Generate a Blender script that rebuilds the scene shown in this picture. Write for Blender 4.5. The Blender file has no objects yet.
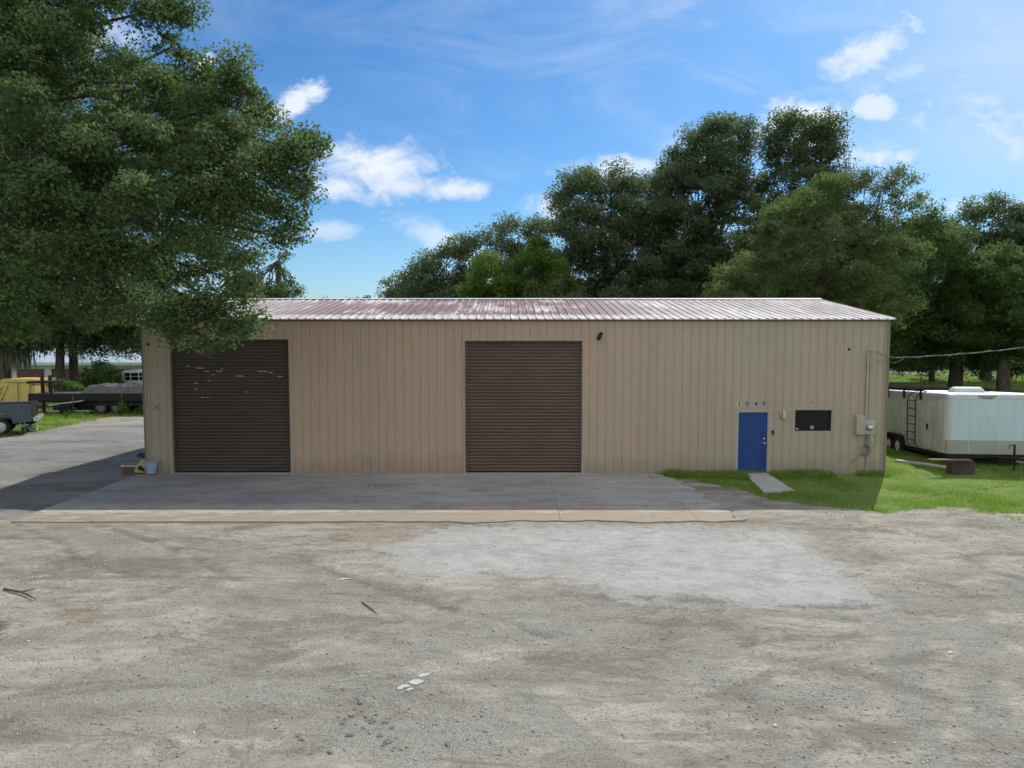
import bpy, bmesh, math, random
import numpy as np
from mathutils import Vector, Matrix, Euler

random.seed(7)
RNG = np.random.default_rng(11)
R = math.radians
PI = math.pi
SC = bpy.context.scene
COL = SC.collection

# ------------------------------------------------------------------ camera
H = 4.55
F = 710.0
PITCH = R(3.87)
_R = Vector((1, 0, 0)); _F = Vector((0, math.cos(PITCH), -math.sin(PITCH))); _U = Vector((0, math.sin(PITCH), math.cos(PITCH)))
def ray(x, y):
    return _F + _R * ((x - 512) / F) - _U * ((y - 384) / F)
def P(x, y, Y):
    d = ray(x, y); t = Y / d.y
    return Vector((d.x * t, Y, H + d.z * t))
def G(x, y, z=0.0):
    d = ray(x, y); t = (z - H) / d.z
    return Vector((d.x * t, d.y * t, z))

cam_d = bpy.data.cameras.new('camera')
cam = bpy.data.objects.new('camera', cam_d); COL.objects.link(cam)
cam.location = (0, 0, H)
cam.rotation_euler = (PI / 2 - PITCH, 0, 0)
cam_d.sensor_width = 36; cam_d.lens = 36 * F / 1024
cam_d.clip_end = 3000; cam_d.clip_start = 0.1
SC.camera = cam

# ------------------------------------------------------------------ tagging
def tag(o, label=None, cat=None, group=None, kind=None):
    if label: o['label'] = label
    if cat: o['category'] = cat
    if group: o['group'] = group
    if kind: o['kind'] = kind
    return o
def empty(name, loc=(0, 0, 0), rz=0.0, label=None, cat=None, group=None):
    o = bpy.data.objects.new(name, None); COL.objects.link(o)
    o.location = loc; o.rotation_euler = (0, 0, rz)
    return tag(o, label, cat, group)
def copy_tree(o, parent=None):
    c = o.copy(); COL.objects.link(c)
    if parent: c.parent = parent
    for ch in list(o.children): copy_tree(ch, c)
    return c

# ------------------------------------------------------------------ mesh builder
class MB:
    def __init__(s): s.v = []; s.f = []
    def poly(s, pts):
        n = len(s.v); s.v += [tuple(p) for p in pts]; s.f.append(tuple(range(n, n + len(pts))))
    def box(s, x0, x1, y0, y1, z0, z1, M=None):
        n = len(s.v)
        c = [(x0,y0,z0),(x1,y0,z0),(x1,y1,z0),(x0,y1,z0),(x0,y0,z1),(x1,y0,z1),(x1,y1,z1),(x0,y1,z1)]
        if M is not None: c = [tuple(M @ Vector(p)) for p in c]
        s.v += c
        s.f += [tuple(n + i for i in q) for q in ((0,3,2,1),(4,5,6,7),(0,1,5,4),(1,2,6,5),(2,3,7,6),(3,0,4,7))]
        return s
    def prism(s, prof, y0, y1, axis='y'):
        # profile (a,b) extruded along axis: 'y' -> a=x,b=z ; 'x' -> a=y,b=z ; 'z' -> a=x,b=y
        n = len(s.v); k = len(prof)
        def mk(a, b, t):
            return (a, t, b) if axis == 'y' else ((t, a, b) if axis == 'x' else (a, b, t))
        s.v += [mk(a, b, y0) for a, b in prof] + [mk(a, b, y1) for a, b in prof]
        s.f.append(tuple(range(n, n + k))); s.f.append(tuple(range(n + 2 * k - 1, n + k - 1, -1)))
        for i in range(k):
            j = (i + 1) % k; s.f.append((n + i, n + k + i, n + k + j, n + j))
        return s
    def tube(s, pts, r, n=8, caps=True):
        pts = [Vector(p) for p in pts]
        rs = r if isinstance(r, (list, tuple)) else [r] * len(pts)
        base = len(s.v)
        pa = None
        for i, p in enumerate(pts):
            d = (pts[min(i + 1, len(pts) - 1)] - pts[max(i - 1, 0)]).normalized()
            if pa is None:
                a = d.cross(Vector((0, 0, 1)))
                if a.length < .1: a = d.cross(Vector((1, 0, 0)))
            else: a = pa - d * pa.dot(d)
            a.normalize(); b = d.cross(a); pa = a
            for k in range(n):
                t = 2 * PI * k / n
                s.v.append(tuple(p + (a * math.cos(t) + b * math.sin(t)) * rs[i]))
        for i in range(len(pts) - 1):
            for k in range(n):
                k2 = (k + 1) % n
                s.f.append((base + i*n + k, base + i*n + k2, base + (i+1)*n + k2, base + (i+1)*n + k))
        if caps:
            s.f.append(tuple(base + k for k in range(n - 1, -1, -1)))
            e = base + (len(pts) - 1) * n
            s.f.append(tuple(e + k for k in range(n)))
        return s
    def lathe(s, c, prof, n=20, axis='z', caps=True):
        # prof: (r, h)
        base = len(s.v); c = Vector(c)
        for r, h in prof:
            for k in range(n):
                t = 2 * PI * k / n; a = r * math.cos(t); b = r * math.sin(t)
                q = (a, b, h) if axis == 'z' else ((h, a, b) if axis == 'x' else (a, h, b))
                s.v.append(tuple(c + Vector(q)))
        for i in range(len(prof) - 1):
            for k in range(n):
                k2 = (k + 1) % n
                s.f.append((base + i*n + k, base + i*n + k2, base + (i+1)*n + k2, base + (i+1)*n + k))
        if caps:
            s.f.append(tuple(base + k for k in range(n - 1, -1, -1)))
            e = base + (len(prof) - 1) * n
            s.f.append(tuple(e + k for k in range(n)))
        return s
    def build_each(s, name, mat, parent=None, **k):
        par = list(range(len(s.v)))
        def find(a):
            while par[a] != a: par[a] = par[par[a]]; a = par[a]
            return a
        for f in s.f:
            for q in f[1:]: par[find(q)] = find(f[0])
        gr = {}
        for f in s.f: gr.setdefault(find(f[0]), []).append(f)
        out = []
        for fs in gr.values():
            m = MB(); mp = {}
            for f in fs:
                for q in f:
                    if q not in mp: mp[q] = len(m.v); m.v.append(s.v[q])
                m.f.append(tuple(mp[q] for q in f))
            out.append(m.build(name, mat, parent, **k))
        return out
    def build(s, name, mat, parent=None, bevel=0, smooth=False, label=None, kind=None, loc=None):
        me = bpy.data.meshes.new(name)
        me.from_pydata(s.v, [], s.f); me.update()
        bm = bmesh.new(); bm.from_mesh(me); bmesh.ops.recalc_face_normals(bm, faces=bm.faces); bm.to_mesh(me); bm.free()
        me.materials.append(mat)
        if smooth:
            me.polygons.foreach_set('use_smooth', [True] * len(me.polygons))
        o = bpy.data.objects.new(name, me); COL.objects.link(o)
        if parent: o.parent = parent
        if loc is not None: o.location = loc
        if bevel:
            m = o.modifiers.new('bevel', 'BEVEL'); m.width = bevel; m.segments = 2; m.limit_method = 'ANGLE'; m.angle_limit = R(35)
        if smooth and not bevel:
            pass
        if label: o['label'] = label
        if kind: o['kind'] = kind
        return o

def np_mesh(name, verts, faces_n, mat, parent=None, attrs=None, smooth=False):
    """verts (N,3); faces_n = face index array (M,k) fixed k"""
    me = bpy.data.meshes.new(name)
    V = np.asarray(verts, dtype=np.float32); Fa = np.asarray(faces_n, dtype=np.int32)
    M, k = Fa.shape
    me.vertices.add(len(V)); me.vertices.foreach_set('co', V.ravel())
    me.loops.add(M * k); me.loops.foreach_set('vertex_index', Fa.ravel())
    me.polygons.add(M); me.polygons.foreach_set('loop_start', np.arange(0, M * k, k, dtype=np.int32))
    if smooth: me.polygons.foreach_set('use_smooth', np.ones(M, dtype=bool))
    me.update(calc_edges=True)
    if attrs:
        for an, arr in attrs.items():
            a = me.attributes.new(an, 'FLOAT', 'POINT'); a.data.foreach_set('value', np.asarray(arr, dtype=np.float32))
    me.materials.append(mat)
    o = bpy.data.objects.new(name, me); COL.objects.link(o)
    if parent: o.parent = parent
    return o

# ------------------------------------------------------------------ node helper
class NT:
    def __init__(s, tree): s.t = tree; s.n = tree.nodes; s.l = tree.links; s.n.clear()
    def N(s, typ, **kw):
        n = s.n.new(typ)
        for k, v in kw.items():
            if k == 'inp':
                for kk, vv in v.items():
                    s.put(n.inputs[kk], vv)
            else: setattr(n, k, v)
        return n
    def put(s, sock, v):
        if isinstance(v, bpy.types.NodeSocket): s.l.new(v, sock)
        elif v is not None:
            if isinstance(v, (tuple, list)) and sock.type == 'RGBA' and len(v) == 3: v = (*v, 1)
            sock.default_value = v
    def math(s, op, a, b=None, c=None, clamp=False):
        n = s.n.new('ShaderNodeMath'); n.operation = op; n.use_clamp = clamp
        s.put(n.inputs[0], a)
        if b is not None: s.put(n.inputs[1], b)
        if c is not None: s.put(n.inputs[2], c)
        return n.outputs[0]
    def mix(s, f, a, b, mode='MIX'):
        n = s.n.new('ShaderNodeMix'); n.data_type = 'RGBA'; n.blend_type = mode
        s.put(n.inputs[0], f); s.put(n.inputs[6], a); s.put(n.inputs[7], b)
        return n.outputs[2]
    def noise(s, vec, scale, detail=3, rough=.55, dist=0):
        n = s.n.new('ShaderNodeTexNoise'); n.inputs['Scale'].default_value = scale
        n.inputs['Detail'].default_value = detail; n.inputs['Roughness'].default_value = rough; n.inputs['Distortion'].default_value = dist
        if vec is not None: s.l.new(vec, n.inputs['Vector'])
        return n.outputs['Fac']
    def ramp(s, v, lo, hi, a=0., b=1., smooth=True):
        n = s.n.new('ShaderNodeMapRange'); n.interpolation_type = 'SMOOTHSTEP' if smooth else 'LINEAR'; n.clamp = True
        s.put(n.inputs[0], v)
        for i, q in enumerate((lo, hi, a, b)): n.inputs[i + 1].default_value = q
        return n.outputs[0]
    def scaled(s, vec, sc, loc=(0, 0, 0)):
        n = s.n.new('ShaderNodeMapping'); n.inputs['Scale'].default_value = sc; n.inputs['Location'].default_value = loc
        s.l.new(vec, n.inputs['Vector']); return n.outputs[0]
    def attr(s, name):
        n = s.n.new('ShaderNodeAttribute'); n.attribute_name = name; return n.outputs['Fac']

def new_mat(name):
    m = bpy.data.materials.new(name); m.use_nodes = True
    nt = NT(m.node_tree)
    out = nt.N('ShaderNodeOutputMaterial')
    return m, nt, out
def principled(nt, out, col, rough=.7, metal=0., spec=.5, bump=None, bstr=.3, bdist=.02):
    b = nt.N('ShaderNodeBsdfPrincipled')
    nt.put(b.inputs['Base Color'], col); nt.put(b.inputs['Roughness'], rough); nt.put(b.inputs['Metallic'], metal)
    nt.put(b.inputs['Specular IOR Level'], spec)
    if bump is not None:
        bn = nt.N('ShaderNodeBump'); bn.inputs['Strength'].default_value = bstr; bn.inputs['Distance'].default_value = bdist
        nt.l.new(bump, bn.inputs['Height']); nt.l.new(bn.outputs[0], b.inputs['Normal'])
    nt.l.new(b.outputs[0], out.inputs[0]); return b

def worn(name, col, col2=None, rough=.6, scale=2.0, stretch=(1, 1, 1), metal=0., spec=.4, fine=25., amt=.6, bstr=.15, dirt=None, dirt_amt=.35):
    """general procedural worn surface: two colours mixed by noise, fine speckle, roughness change"""
    m, nt, out = new_mat(name)
    tc = nt.N('ShaderNodeTexCoord').outputs['Object']
    v = nt.scaled(tc, stretch)
    if col2 is None: col2 = tuple(c * .72 for c in col)
    n1 = nt.noise(v, scale, 5, .6)
    n2 = nt.noise(tc, fine, 3, .6)
    c = nt.mix(nt.ramp(n1, .35, .68, 0, amt), col, col2)
    c = nt.mix(nt.ramp(n2, .35, .7, 0, .35), c, tuple(q * .7 for q in col))
    if dirt is not None:
        n3 = nt.noise(nt.scaled(tc, stretch, (5, 3, 1)), scale * 2.3, 6, .7)
        c = nt.mix(nt.ramp(n3, .52, .72, 0, dirt_amt), c, dirt)
    r = nt.ramp(n2, .3, .7, max(rough - .08, 0.02), min(rough + .12, 1))
    principled(nt, out, c, r, metal, spec, n2, bstr, .01)
    return m

# ------------------------------------------------------------------ materials
M = {}
def wall_mat():
    m, nt, out = new_mat('tan_wall_paint')
    tc = nt.N('ShaderNodeTexCoord').outputs['Object']
    sx = nt.N('ShaderNodeSeparateXYZ'); nt.l.new(tc, sx.inputs[0])
    a = (.435, .315, .232); b = (.355, .315, .235); dk = (.27, .22, .17)
    f = nt.ramp(sx.outputs[0], 0, 9, .0, 1)
    f2 = nt.ramp(sx.outputs[0], -12, -8, 1, .0)
    fx = nt.math('MAXIMUM', f, f2)
    big = nt.noise(nt.scaled(tc, (1.0, 1, .35)), .55, 4, .6)
    fx = nt.math('ADD', fx, nt.ramp(big, .3, .7, -.25, .25), clamp=True)
    c = nt.mix(fx, a, b)
    # panel to panel shade differences, fixed to the sheet widths
    pw = nt.math('FLOOR', nt.math('MULTIPLY', nt.math('ADD', sx.outputs[0], 50), 1 / .831))
    wn = nt.N('ShaderNodeTexWhiteNoise', noise_dimensions='1D'); nt.l.new(pw, wn.inputs['W'])
    c = nt.mix(nt.ramp(wn.outputs[0], 0, 1, 0, .16, False), c, dk)
    # rain streaks
    st = nt.noise(nt.scaled(tc, (5.5, 1, .16)), 1.6, 5, .7)
    c = nt.mix(nt.ramp(st, .5, .78, 0, .42), c, dk)
    st2 = nt.noise(nt.scaled(tc, (1.2, 1, .9), (7, 0, 3)), .9, 5, .65)
    band = nt.math('MULTIPLY', nt.ramp(sx.outputs[2], 3.2, 3.9), nt.ramp(sx.outputs[2], 4.9, 4.3))
    c = nt.mix(nt.math('MULTIPLY', nt.ramp(st2, .48, .68, 0, .4), band), c, (.26, .25, .13))
    lo = nt.noise(nt.scaled(tc, (1.6, 1, 1.), (2, 0, 9)), 1.5, 4, .65)
    lowb = nt.ramp(nt.math('SUBTRACT', sx.outputs[2], nt.math('MULTIPLY', lo, 1.1)), -.5, .25, 1, 0)
    c = nt.mix(nt.math('MULTIPLY', lowb, .45), c, (.16, .16, .11))
    fine = nt.noise(tc, 30, 3)
    c = nt.mix(nt.ramp(fine, .35, .7, 0, .12), c, dk)
    principled(nt, out, c, .62, 0, .25, nt.noise(nt.scaled(tc, (1, 1, .4)), 3, 3), .25, .02)
    return m
M['wall'] = wall_mat()

def roof_mat():
    m, nt, out = new_mat('weathered_metal_roof')
    tc = nt.N('ShaderNodeTexCoord').outputs['Object']
    sx = nt.N('ShaderNodeSeparateXYZ'); nt.l.new(tc, sx.inputs[0])
    white = (.62, .60, .60); purple = (.155, .088, .088); grey = (.25, .215, .22)
    st = nt.noise(nt.scaled(tc, (5.5, .35, 1)), 1.0, 5, .7)
    big = nt.noise(nt.scaled(tc, (.6, .5, 1), (3, 1, 0)), .7, 4, .6)
    xf = nt.math('MULTIPLY', nt.ramp(sx.outputs[0], -13, -4, .25, 1), nt.ramp(sx.outputs[0], 1., 7, 1, .42))
    yf = nt.ramp(sx.outputs[1], .5, 1.1, .12, 1)
    k = nt.math('ADD', nt.math('MULTIPLY', st, .65), nt.math('MULTIPLY', big, .75))
    k = nt.ramp(k, .54, .72)
    k = nt.math('MULTIPLY', nt.math('MULTIPLY', k, xf), yf)
    c = nt.mix(k, white, purple)
    g = nt.noise(nt.scaled(tc, (14, .45, 1), (1, 8, 0)), 1.4, 5, .75)
    c = nt.mix(nt.ramp(g, .46, .6, 0, .75), c, grey)
    sp = nt.noise(tc, 9, 5, .7)
    c = nt.mix(nt.ramp(sp, .55, .75, 0, .5), c, (.30, .24, .24))
    principled(nt, out, c, .78, .0, .15, sp, .1, .01)
    return m
M['roof'] = roof_mat()

M['trim'] = worn('tan_trim', (.40, .33, .26), (.30, .26, .21), .6, 1.5, (3, 3, .5), dirt=(.2, .18, .14))
M['trim_dark'] = worn('dark_corner_trim', (.20, .16, .12), (.15, .13, .10), .6, 2, (3, 3, .5))
def rollmat(name, a, b):
    m, nt, out = new_mat(name)
    tc = nt.N('ShaderNodeTexCoord').outputs['Object']
    n1 = nt.noise(nt.scaled(tc, (.5, 1, 1.2)), 1.1, 5, .6)
    n2 = nt.noise(nt.scaled(tc, (.4, 1, 7)), 2.5, 4, .7)
    c = nt.mix(nt.ramp(n1, .35, .65), a, b)
    c = nt.mix(nt.ramp(n2, .45, .75, 0, .5), c, tuple(q * .55 for q in a))
    n3 = nt.noise(tc, 16, 4, .7)
    c = nt.mix(nt.ramp(n3, .6, .8, 0, .35), c, (.22, .17, .13))
    principled(nt, out, c, .55, 0, .35, n3, .1, .01)
    return m
M['roll_a'] = rollmat('dark_brown_shutter', (.080, .058, .043), (.066, .052, .040))
M['roll_b'] = rollmat('brown_shutter', (.130, .083, .063), (.105, .073, .057))
M['dash_pale'] = worn('pale_dash_grey', (.55, .55, .52), None, .5)
def door_blue():
    m, nt, out = new_mat('blue_door_paint')
    tc = nt.N('ShaderNodeTexCoord').outputs['Object']
    n = nt.noise(tc, 3, 4)
    c = nt.mix(nt.ramp(n, .3, .7), (.010, .042, .165), (.014, .055, .20))
    sx = nt.N('ShaderNodeSeparateXYZ'); nt.l.new(tc, sx.inputs[0])
    # peeled patch low on the lock side
    pz = nt.math('ADD', nt.ramp(sx.outputs[2], .05, .42, 1, 0), nt.ramp(sx.outputs[0], 8.35, 8.5, -.9, .1))
    pm_ = nt.ramp(nt.math('ADD', pz, nt.math('MULTIPLY', nt.noise(tc, 9, 4, .7), .9)), 1.12, 1.3)
    c = nt.mix(pm_, c, (.42, .43, .44))
    sf = nt.noise(nt.scaled(tc, (1.5, 1, 6), (2, 0, 5)), 3, 6, .75)
    c = nt.mix(nt.ramp(sf, .56, .74, 0, .35), c, (.05, .07, .12))
    principled(nt, out, c, nt.ramp(sf, .3, .7, .4, .7), 0, .3, sf, .1, .01); return m
M['blue'] = door_blue()
M['black_metal'] = worn('black_metal', (.016, .016, .018), (.035, .03, .027), .6, 3, spec=.15)
M['black_rubber'] = worn('black_rubber', (.02, .02, .02), (.035, .033, .03), .8, 4)
M['white_paint'] = worn('old_white_paint', (.62, .64, .62), (.50, .52, .49), .5, 1.2, (1, 1, .35), dirt=(.30, .30, .24))
M['glass'] = None
def dark_glass():
    m, nt, out = new_mat('dark_window_glass')
    tc = nt.N('ShaderNodeTexCoord').outputs['Object']
    n = nt.noise(tc, 4, 4)
    principled(nt, out, nt.mix(n, (.004, .005, .006), (.012, .014, .014)), nt.ramp(n, .3, .7, .05, .2), 0, .28); return m
M['glass'] = dark_glass()
M['steel'] = worn('brushed_steel', (.6, .6, .6), (.45, .45, .45), .35, 3, metal=.9)
M['grey_box'] = worn('grey_utility_enamel', (.40, .38, .33), (.33, .31, .27), .5, 3, dirt=(.2, .17, .12))
M['cable'] = worn('grey_cable', (.16, .16, .16), (.10, .10, .10), .6, 6)
M['number'] = worn('number_black', (.05, .05, .05), None, .5)
M['number_plate'] = worn('number_plate', (.44, .42, .38), None, .5)
M['sticker'] = worn('sticker_white', (.6, .63, .6), None, .6)
M['sticker_green'] = worn('sticker_green', (.03, .20, .06), None, .6)

def apron_mat():
    m, nt, out = new_mat('stained_concrete')
    tc = nt.N('ShaderNodeTexCoord').outputs['Object']
    sx = nt.N('ShaderNodeSeparateXYZ'); nt.l.new(tc, sx.inputs[0])
    big = nt.noise(nt.scaled(tc, (.5, 1, 1)), .5, 5, .6)
    c = nt.mix(nt.ramp(big, .35, .65), (.40, .385, .355), (.30, .298, .29))
    sm = nt.noise(nt.scaled(tc, (.6, 1.4, 1), (4, 4, 0)), 1.3, 6, .7)
    c = nt.mix(nt.ramp(sm, .5, .72, 0, .6), c, (.14, .13, .125))
    # front strip of the slab is paler concrete, the right part stained with red clay
    fr = nt.ramp(nt.math('ADD', sx.outputs[1], nt.math('MULTIPLY', big, .5)), 18.95, 19.45, 1, 0)
    c = nt.mix(nt.math('MULTIPLY', fr, nt.ramp(sm, .35, .6, .8, .25)), c, (.48, .45, .37))
    red = nt.noise(nt.scaled(tc, (.6, 1.5, 1), (9, 2, 0)), 1.2, 5, .65)
    rx = nt.ramp(sx.outputs[0], -5.5, -1.5)
    rm = nt.math('MULTIPLY', nt.math('MULTIPLY', nt.ramp(red, .36, .6, .1, .85), rx), fr)
    c = nt.mix(rm, c, (.33, .265, .20))
    ed = nt.noise(nt.scaled(tc, (.5, 1.3, 1), (1, 5, 0)), 2.4, 7, .75)
    em = nt.ramp(nt.math('ADD', nt.math('MULTIPLY', nt.ramp(sx.outputs[1], 17.3, 18.6, .42, 0), nt.ramp(sx.outputs[0], -9, -2, .5, 1.25)), nt.math('MULTIPLY', ed, 1.35)), .70, .90)
    c = nt.mix(nt.math('MULTIPLY', em, .85), c, (.27, .225, .17))
    c = nt.mix(nt.ramp(ed, .56, .72, 0, .4), c, (.17, .15, .13))
    fine = nt.noise(tc, 22, 5, .7)
    c = nt.mix(nt.ramp(fine, .45, .75, 0, .45), c, (.15, .14, .13))
    vo = nt.N('ShaderNodeTexVoronoi', feature='DISTANCE_TO_EDGE'); vo.inputs['Scale'].default_value = .24
    wv = nt.N('ShaderNodeVectorMath', operation='ADD')
    nn = nt.N('ShaderNodeTexNoise'); nn.inputs['Scale'].default_value = 1.7; nn.inputs['Detail'].default_value = 5; nt.l.new(tc, nn.inputs['Vector'])
    sc_ = nt.N('ShaderNodeVectorMath', operation='SCALE'); nt.l.new(nn.outputs['Color'], sc_.inputs[0]); sc_.inputs['Scale'].default_value = .9
    nt.l.new(tc, wv.inputs[0]); nt.l.new(sc_.outputs[0], wv.inputs[1]); nt.l.new(wv.outputs[0], vo.inputs['Vector'])
    crack = nt.ramp(vo.outputs['Distance'], .002, .006, 1, 0)
    c = nt.mix(nt.math('MULTIPLY', nt.math('MULTIPLY', crack, nt.ramp(big, .42, .6, .05, .5)), 1.), c, (.08, .072, .065))
    hgt = nt.math('SUBTRACT', nt.math('ADD', nt.math('MULTIPLY', fine, .3), nt.math('MULTIPLY', sm, .7)), crack)
    principled(nt, out, c, .85, 0, .25, hgt, .4, .02)
    return m
M['apron'] = apron_mat()
M['path'] = worn('path_concrete', (.42, .41, .39), (.30, .30, .28), .85, 1.6, dirt=(.14, .14, .10))

# ---- ground
def ground_mat():
    m, nt, out = new_mat('gravel_dirt_and_lawn')
    tc = nt.N('ShaderNodeTexCoord').outputs['Object']
    sandA = (.41, .39, .325); sandB = (.31, .29, .24); grav = (.20, .193, .168); gravL = (.34, .332, .295)
    big = nt.noise(nt.scaled(tc, (.5, 1.1, 1)), .38, 6, .66, .5)
    mid = nt.noise(nt.scaled(tc, (.55, 1.35, 1), (7, 3, 0)), 1.3, 7, .72, .5)
    fine = nt.noise(tc, 9, 6, .75)
    vf = nt.noise(tc, 42, 3, .7)
    m4 = nt.noise(nt.scaled(tc, (.7, 1.3, 1), (2, 9, 0)), 3.6, 8, .8, .6)
    c = nt.mix(nt.ramp(mid, .35, .65), sandA, sandB)
    k = nt.math('ADD', nt.math('ADD', nt.math('MULTIPLY', big, .8), nt.math('MULTIPLY', mid, .55)), nt.math('MULTIPLY', fine, .25))
    k = nt.math('ADD', k, nt.math('MULTIPLY', nt.attr('a_dark'), .45))
    k = nt.math('ADD', k, nt.math('MULTIPLY', nt.math('SUBTRACT', m4, .5), 1.1))
    gm = nt.ramp(k, .64, .98)
    gc = nt.mix(nt.ramp(vf, .4, .62), grav, gravL)
    c = nt.mix(nt.math('MULTIPLY', gm, .88), c, gc)
    # brown earth blotches
    br = nt.noise(nt.scaled(tc, (.45, 1.3, 1), (11, 5, 0)), .8, 6, .7)
    c = nt.mix(nt.ramp(br, .50, .66, 0, .6), c, (.205, .17, .125))
    sb = nt.ramp(nt.math('ADD', nt.math('MULTIPLY', nt.attr('a_brown'), .5), nt.math('ADD', nt.math('MULTIPLY', m4, 2.4), nt.math('MULTIPLY', mid, 1.0))), 1.85, 2.5)
    c = nt.mix(nt.math('MULTIPLY', sb, .62), c, (.14, .115, .08))
    rd = nt.ramp(nt.math('ADD', nt.attr('a_red'), nt.math('MULTIPLY', mid, .8)), .65, 1.05)
    c = nt.mix(nt.math('MULTIPLY', rd, .5), c, (.31, .24, .18))
    # asphalt drive on the left
    ap = nt.ramp(nt.math('ADD', nt.attr('a_asph'), nt.math('MULTIPLY', mid, .6)), .62, .95)
    ac = nt.mix(nt.ramp(big, .4, .6), (.29, .285, .27), (.22, .22, .225))
    ac = nt.mix(nt.ramp(fine, .45, .7, 0, .4), ac, (.15, .15, .15))
    c = nt.mix(nt.math('MULTIPLY', ap, .85), c, ac)
    pn = nt.noise(nt.scaled(tc, (1, 1.1, 1), (5, 8, 0)), 2.0, 9, .74, .3)
    # old pale slab showing through the dirt
    pl = nt.ramp(nt.math('ADD', nt.attr('a_pale'), nt.math('SUBTRACT', nt.math('ADD', nt.math('MULTIPLY', mid, .5), nt.math('ADD', nt.math('MULTIPLY', fine, .9), nt.math('MULTIPLY', pn, 2.2))), 1.8)), .30, .60)
    pc = nt.mix(nt.ramp(pn, .38, .62), (.44, .445, .43), (.35, .353, .34))
    pc = nt.mix(nt.ramp(vf, .52, .7, 0, .5), pc, (.24, .235, .22)); pc = nt.mix(nt.ramp(m4, .58, .70, 0, .5), pc, (.22, .21, .19))
    c = nt.mix(nt.math('MULTIPLY', pl, .9), c, pc)
    # speckle of stones
    vo = nt.N('ShaderNodeTexVoronoi'); vo.inputs['Scale'].default_value = 28; nt.l.new(tc, vo.inputs['Vector'])
    sp = nt.N('ShaderNodeSeparateColor'); nt.l.new(vo.outputs['Color'], sp.inputs[0])
    notpl = nt.math('SUBTRACT', 1., nt.math('MULTIPLY', pl, .65))
    st = nt.math('MULTIPLY', nt.math('MULTIPLY', nt.ramp(sp.outputs[0], .62, .70), nt.ramp(vo.outputs['Distance'], .25, .45, 1, 0)), notpl)
    c = nt.mix(nt.math('MULTIPLY', st, .7), c, nt.mix(sp.outputs[1], (.16, .16, .155), (.52, .52, .49)))
    c = nt.mix(nt.ramp(vf, .5, .8, 0, .45), c, (.14, .13, .115))
    c = nt.mix(nt.math('MULTIPLY', nt.attr('a_line'), .6), c, (.09, .085, .08))
    dz = nt.noise(nt.scaled(tc, (.45, 1.0, 1), (31, 7, 0)), .9, 9, .76, .8)
    c = nt.mix(nt.math('MULTIPLY', nt.ramp(dz, .48, .62, 0, .68), notpl), c, (.155, .145, .12))
    c = nt.mix(nt.ramp(m4, .52, .70, 0, .55), c, (.16, .148, .12))
    c = nt.mix(nt.math('MULTIPLY', nt.ramp(m4, .44, .30, 0, .4), 1.), c, (.42, .41, .37))
    # grass soil
    gr = nt.ramp(nt.math('ADD', nt.attr('a_grass'), nt.math('SUBTRACT', nt.math('MULTIPLY', mid, .8), .4)), .40, .60)
    gcol = nt.mix(nt.ramp(mid, .35, .65), (.12, .20, .035), (.17, .25, .05))
    gcol = nt.mix(nt.ramp(fine, .4, .7, 0, .6), gcol, (.07, .11, .03)); gcol = nt.mix(nt.ramp(m4, .5, .68, 0, .6), gcol, (.22, .21, .13))
    c = nt.mix(gr, c, gcol)
    hgt = nt.math('ADD', nt.math('ADD', nt.math('MULTIPLY', mid, 1.2), nt.math('MULTIPLY', fine, .7)), nt.math('ADD', nt.math('MULTIPLY', vf, .25), nt.math('MULTIPLY', st, .35)))
    b = principled(nt, out, c, .95, 0, .12, hgt, .9, .06)
    return m
M['ground'] = ground_mat()

def vnoise(x, y, seed=0):
    rs = np.random.default_rng(seed); T = rs.random((256, 256))
    xi = np.floor(x).astype(int); yi = np.floor(y).astype(int); fx = x - xi; fy = y - yi
    fx = fx * fx * (3 - 2 * fx); fy = fy * fy * (3 - 2 * fy)
    a = T[xi % 256, yi % 256]; b = T[(xi + 1) % 256, yi % 256]; c = T[xi % 256, (yi + 1) % 256]; d = T[(xi + 1) % 256, (yi + 1) % 256]
    return (a * (1 - fx) + b * fx) * (1 - fy) + (c * (1 - fx) + d * fx) * fy
def fnoise(x, y, sc, seed=0, oct=4):
    s = 0; amp = 1; t = 0
    for i in range(oct):
        s = s + amp * vnoise(x * sc + 17.3 * i + 900, y * sc + 5.1 * i + 900, seed + i); t += amp; amp *= .5; sc *= 2
    return s / t
def inside(x, y, poly):
    r = np.zeros(x.shape, bool); n = len(poly); j = n - 1
    for i in range(n):
        xi, yi = poly[i]; xj, yj = poly[j]
        if yi != yj:
            r ^= ((yi > y) != (yj > y)) & (x < (xj - xi) * (y - yi) / (yj - yi) + xi)
        j = i
    return r
def segdist(x, y, a, b):
    ax, ay = a; bx, by = b; dx = bx - ax; dy = by - ay; L = dx * dx + dy * dy + 1e-9
    t = np.clip(((x - ax) * dx + (y - ay) * dy) / L, 0, 1)
    return np.hypot(x - ax - t * dx, y - ay - t * dy)
def polymask(x, y, poly, w):
    d = np.full(x.shape, 1e9)
    for i in range(len(poly)): d = np.minimum(d, segdist(x, y, poly[i - 1], poly[i]))
    s = np.where(inside(x, y, poly), d, -d)
    return np.clip(.5 + s / (2 * w), 0, 1)
def gp(pts): return [tuple(G(a, b))[:2] for a, b in pts]

D = G(512, 474).y                     # facade distance
XL = P(147.5, 474, D).x; XR = P(884, 474, D).x
SUNV = Vector((2.80, 4.75, 5.05)).normalized()

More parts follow.
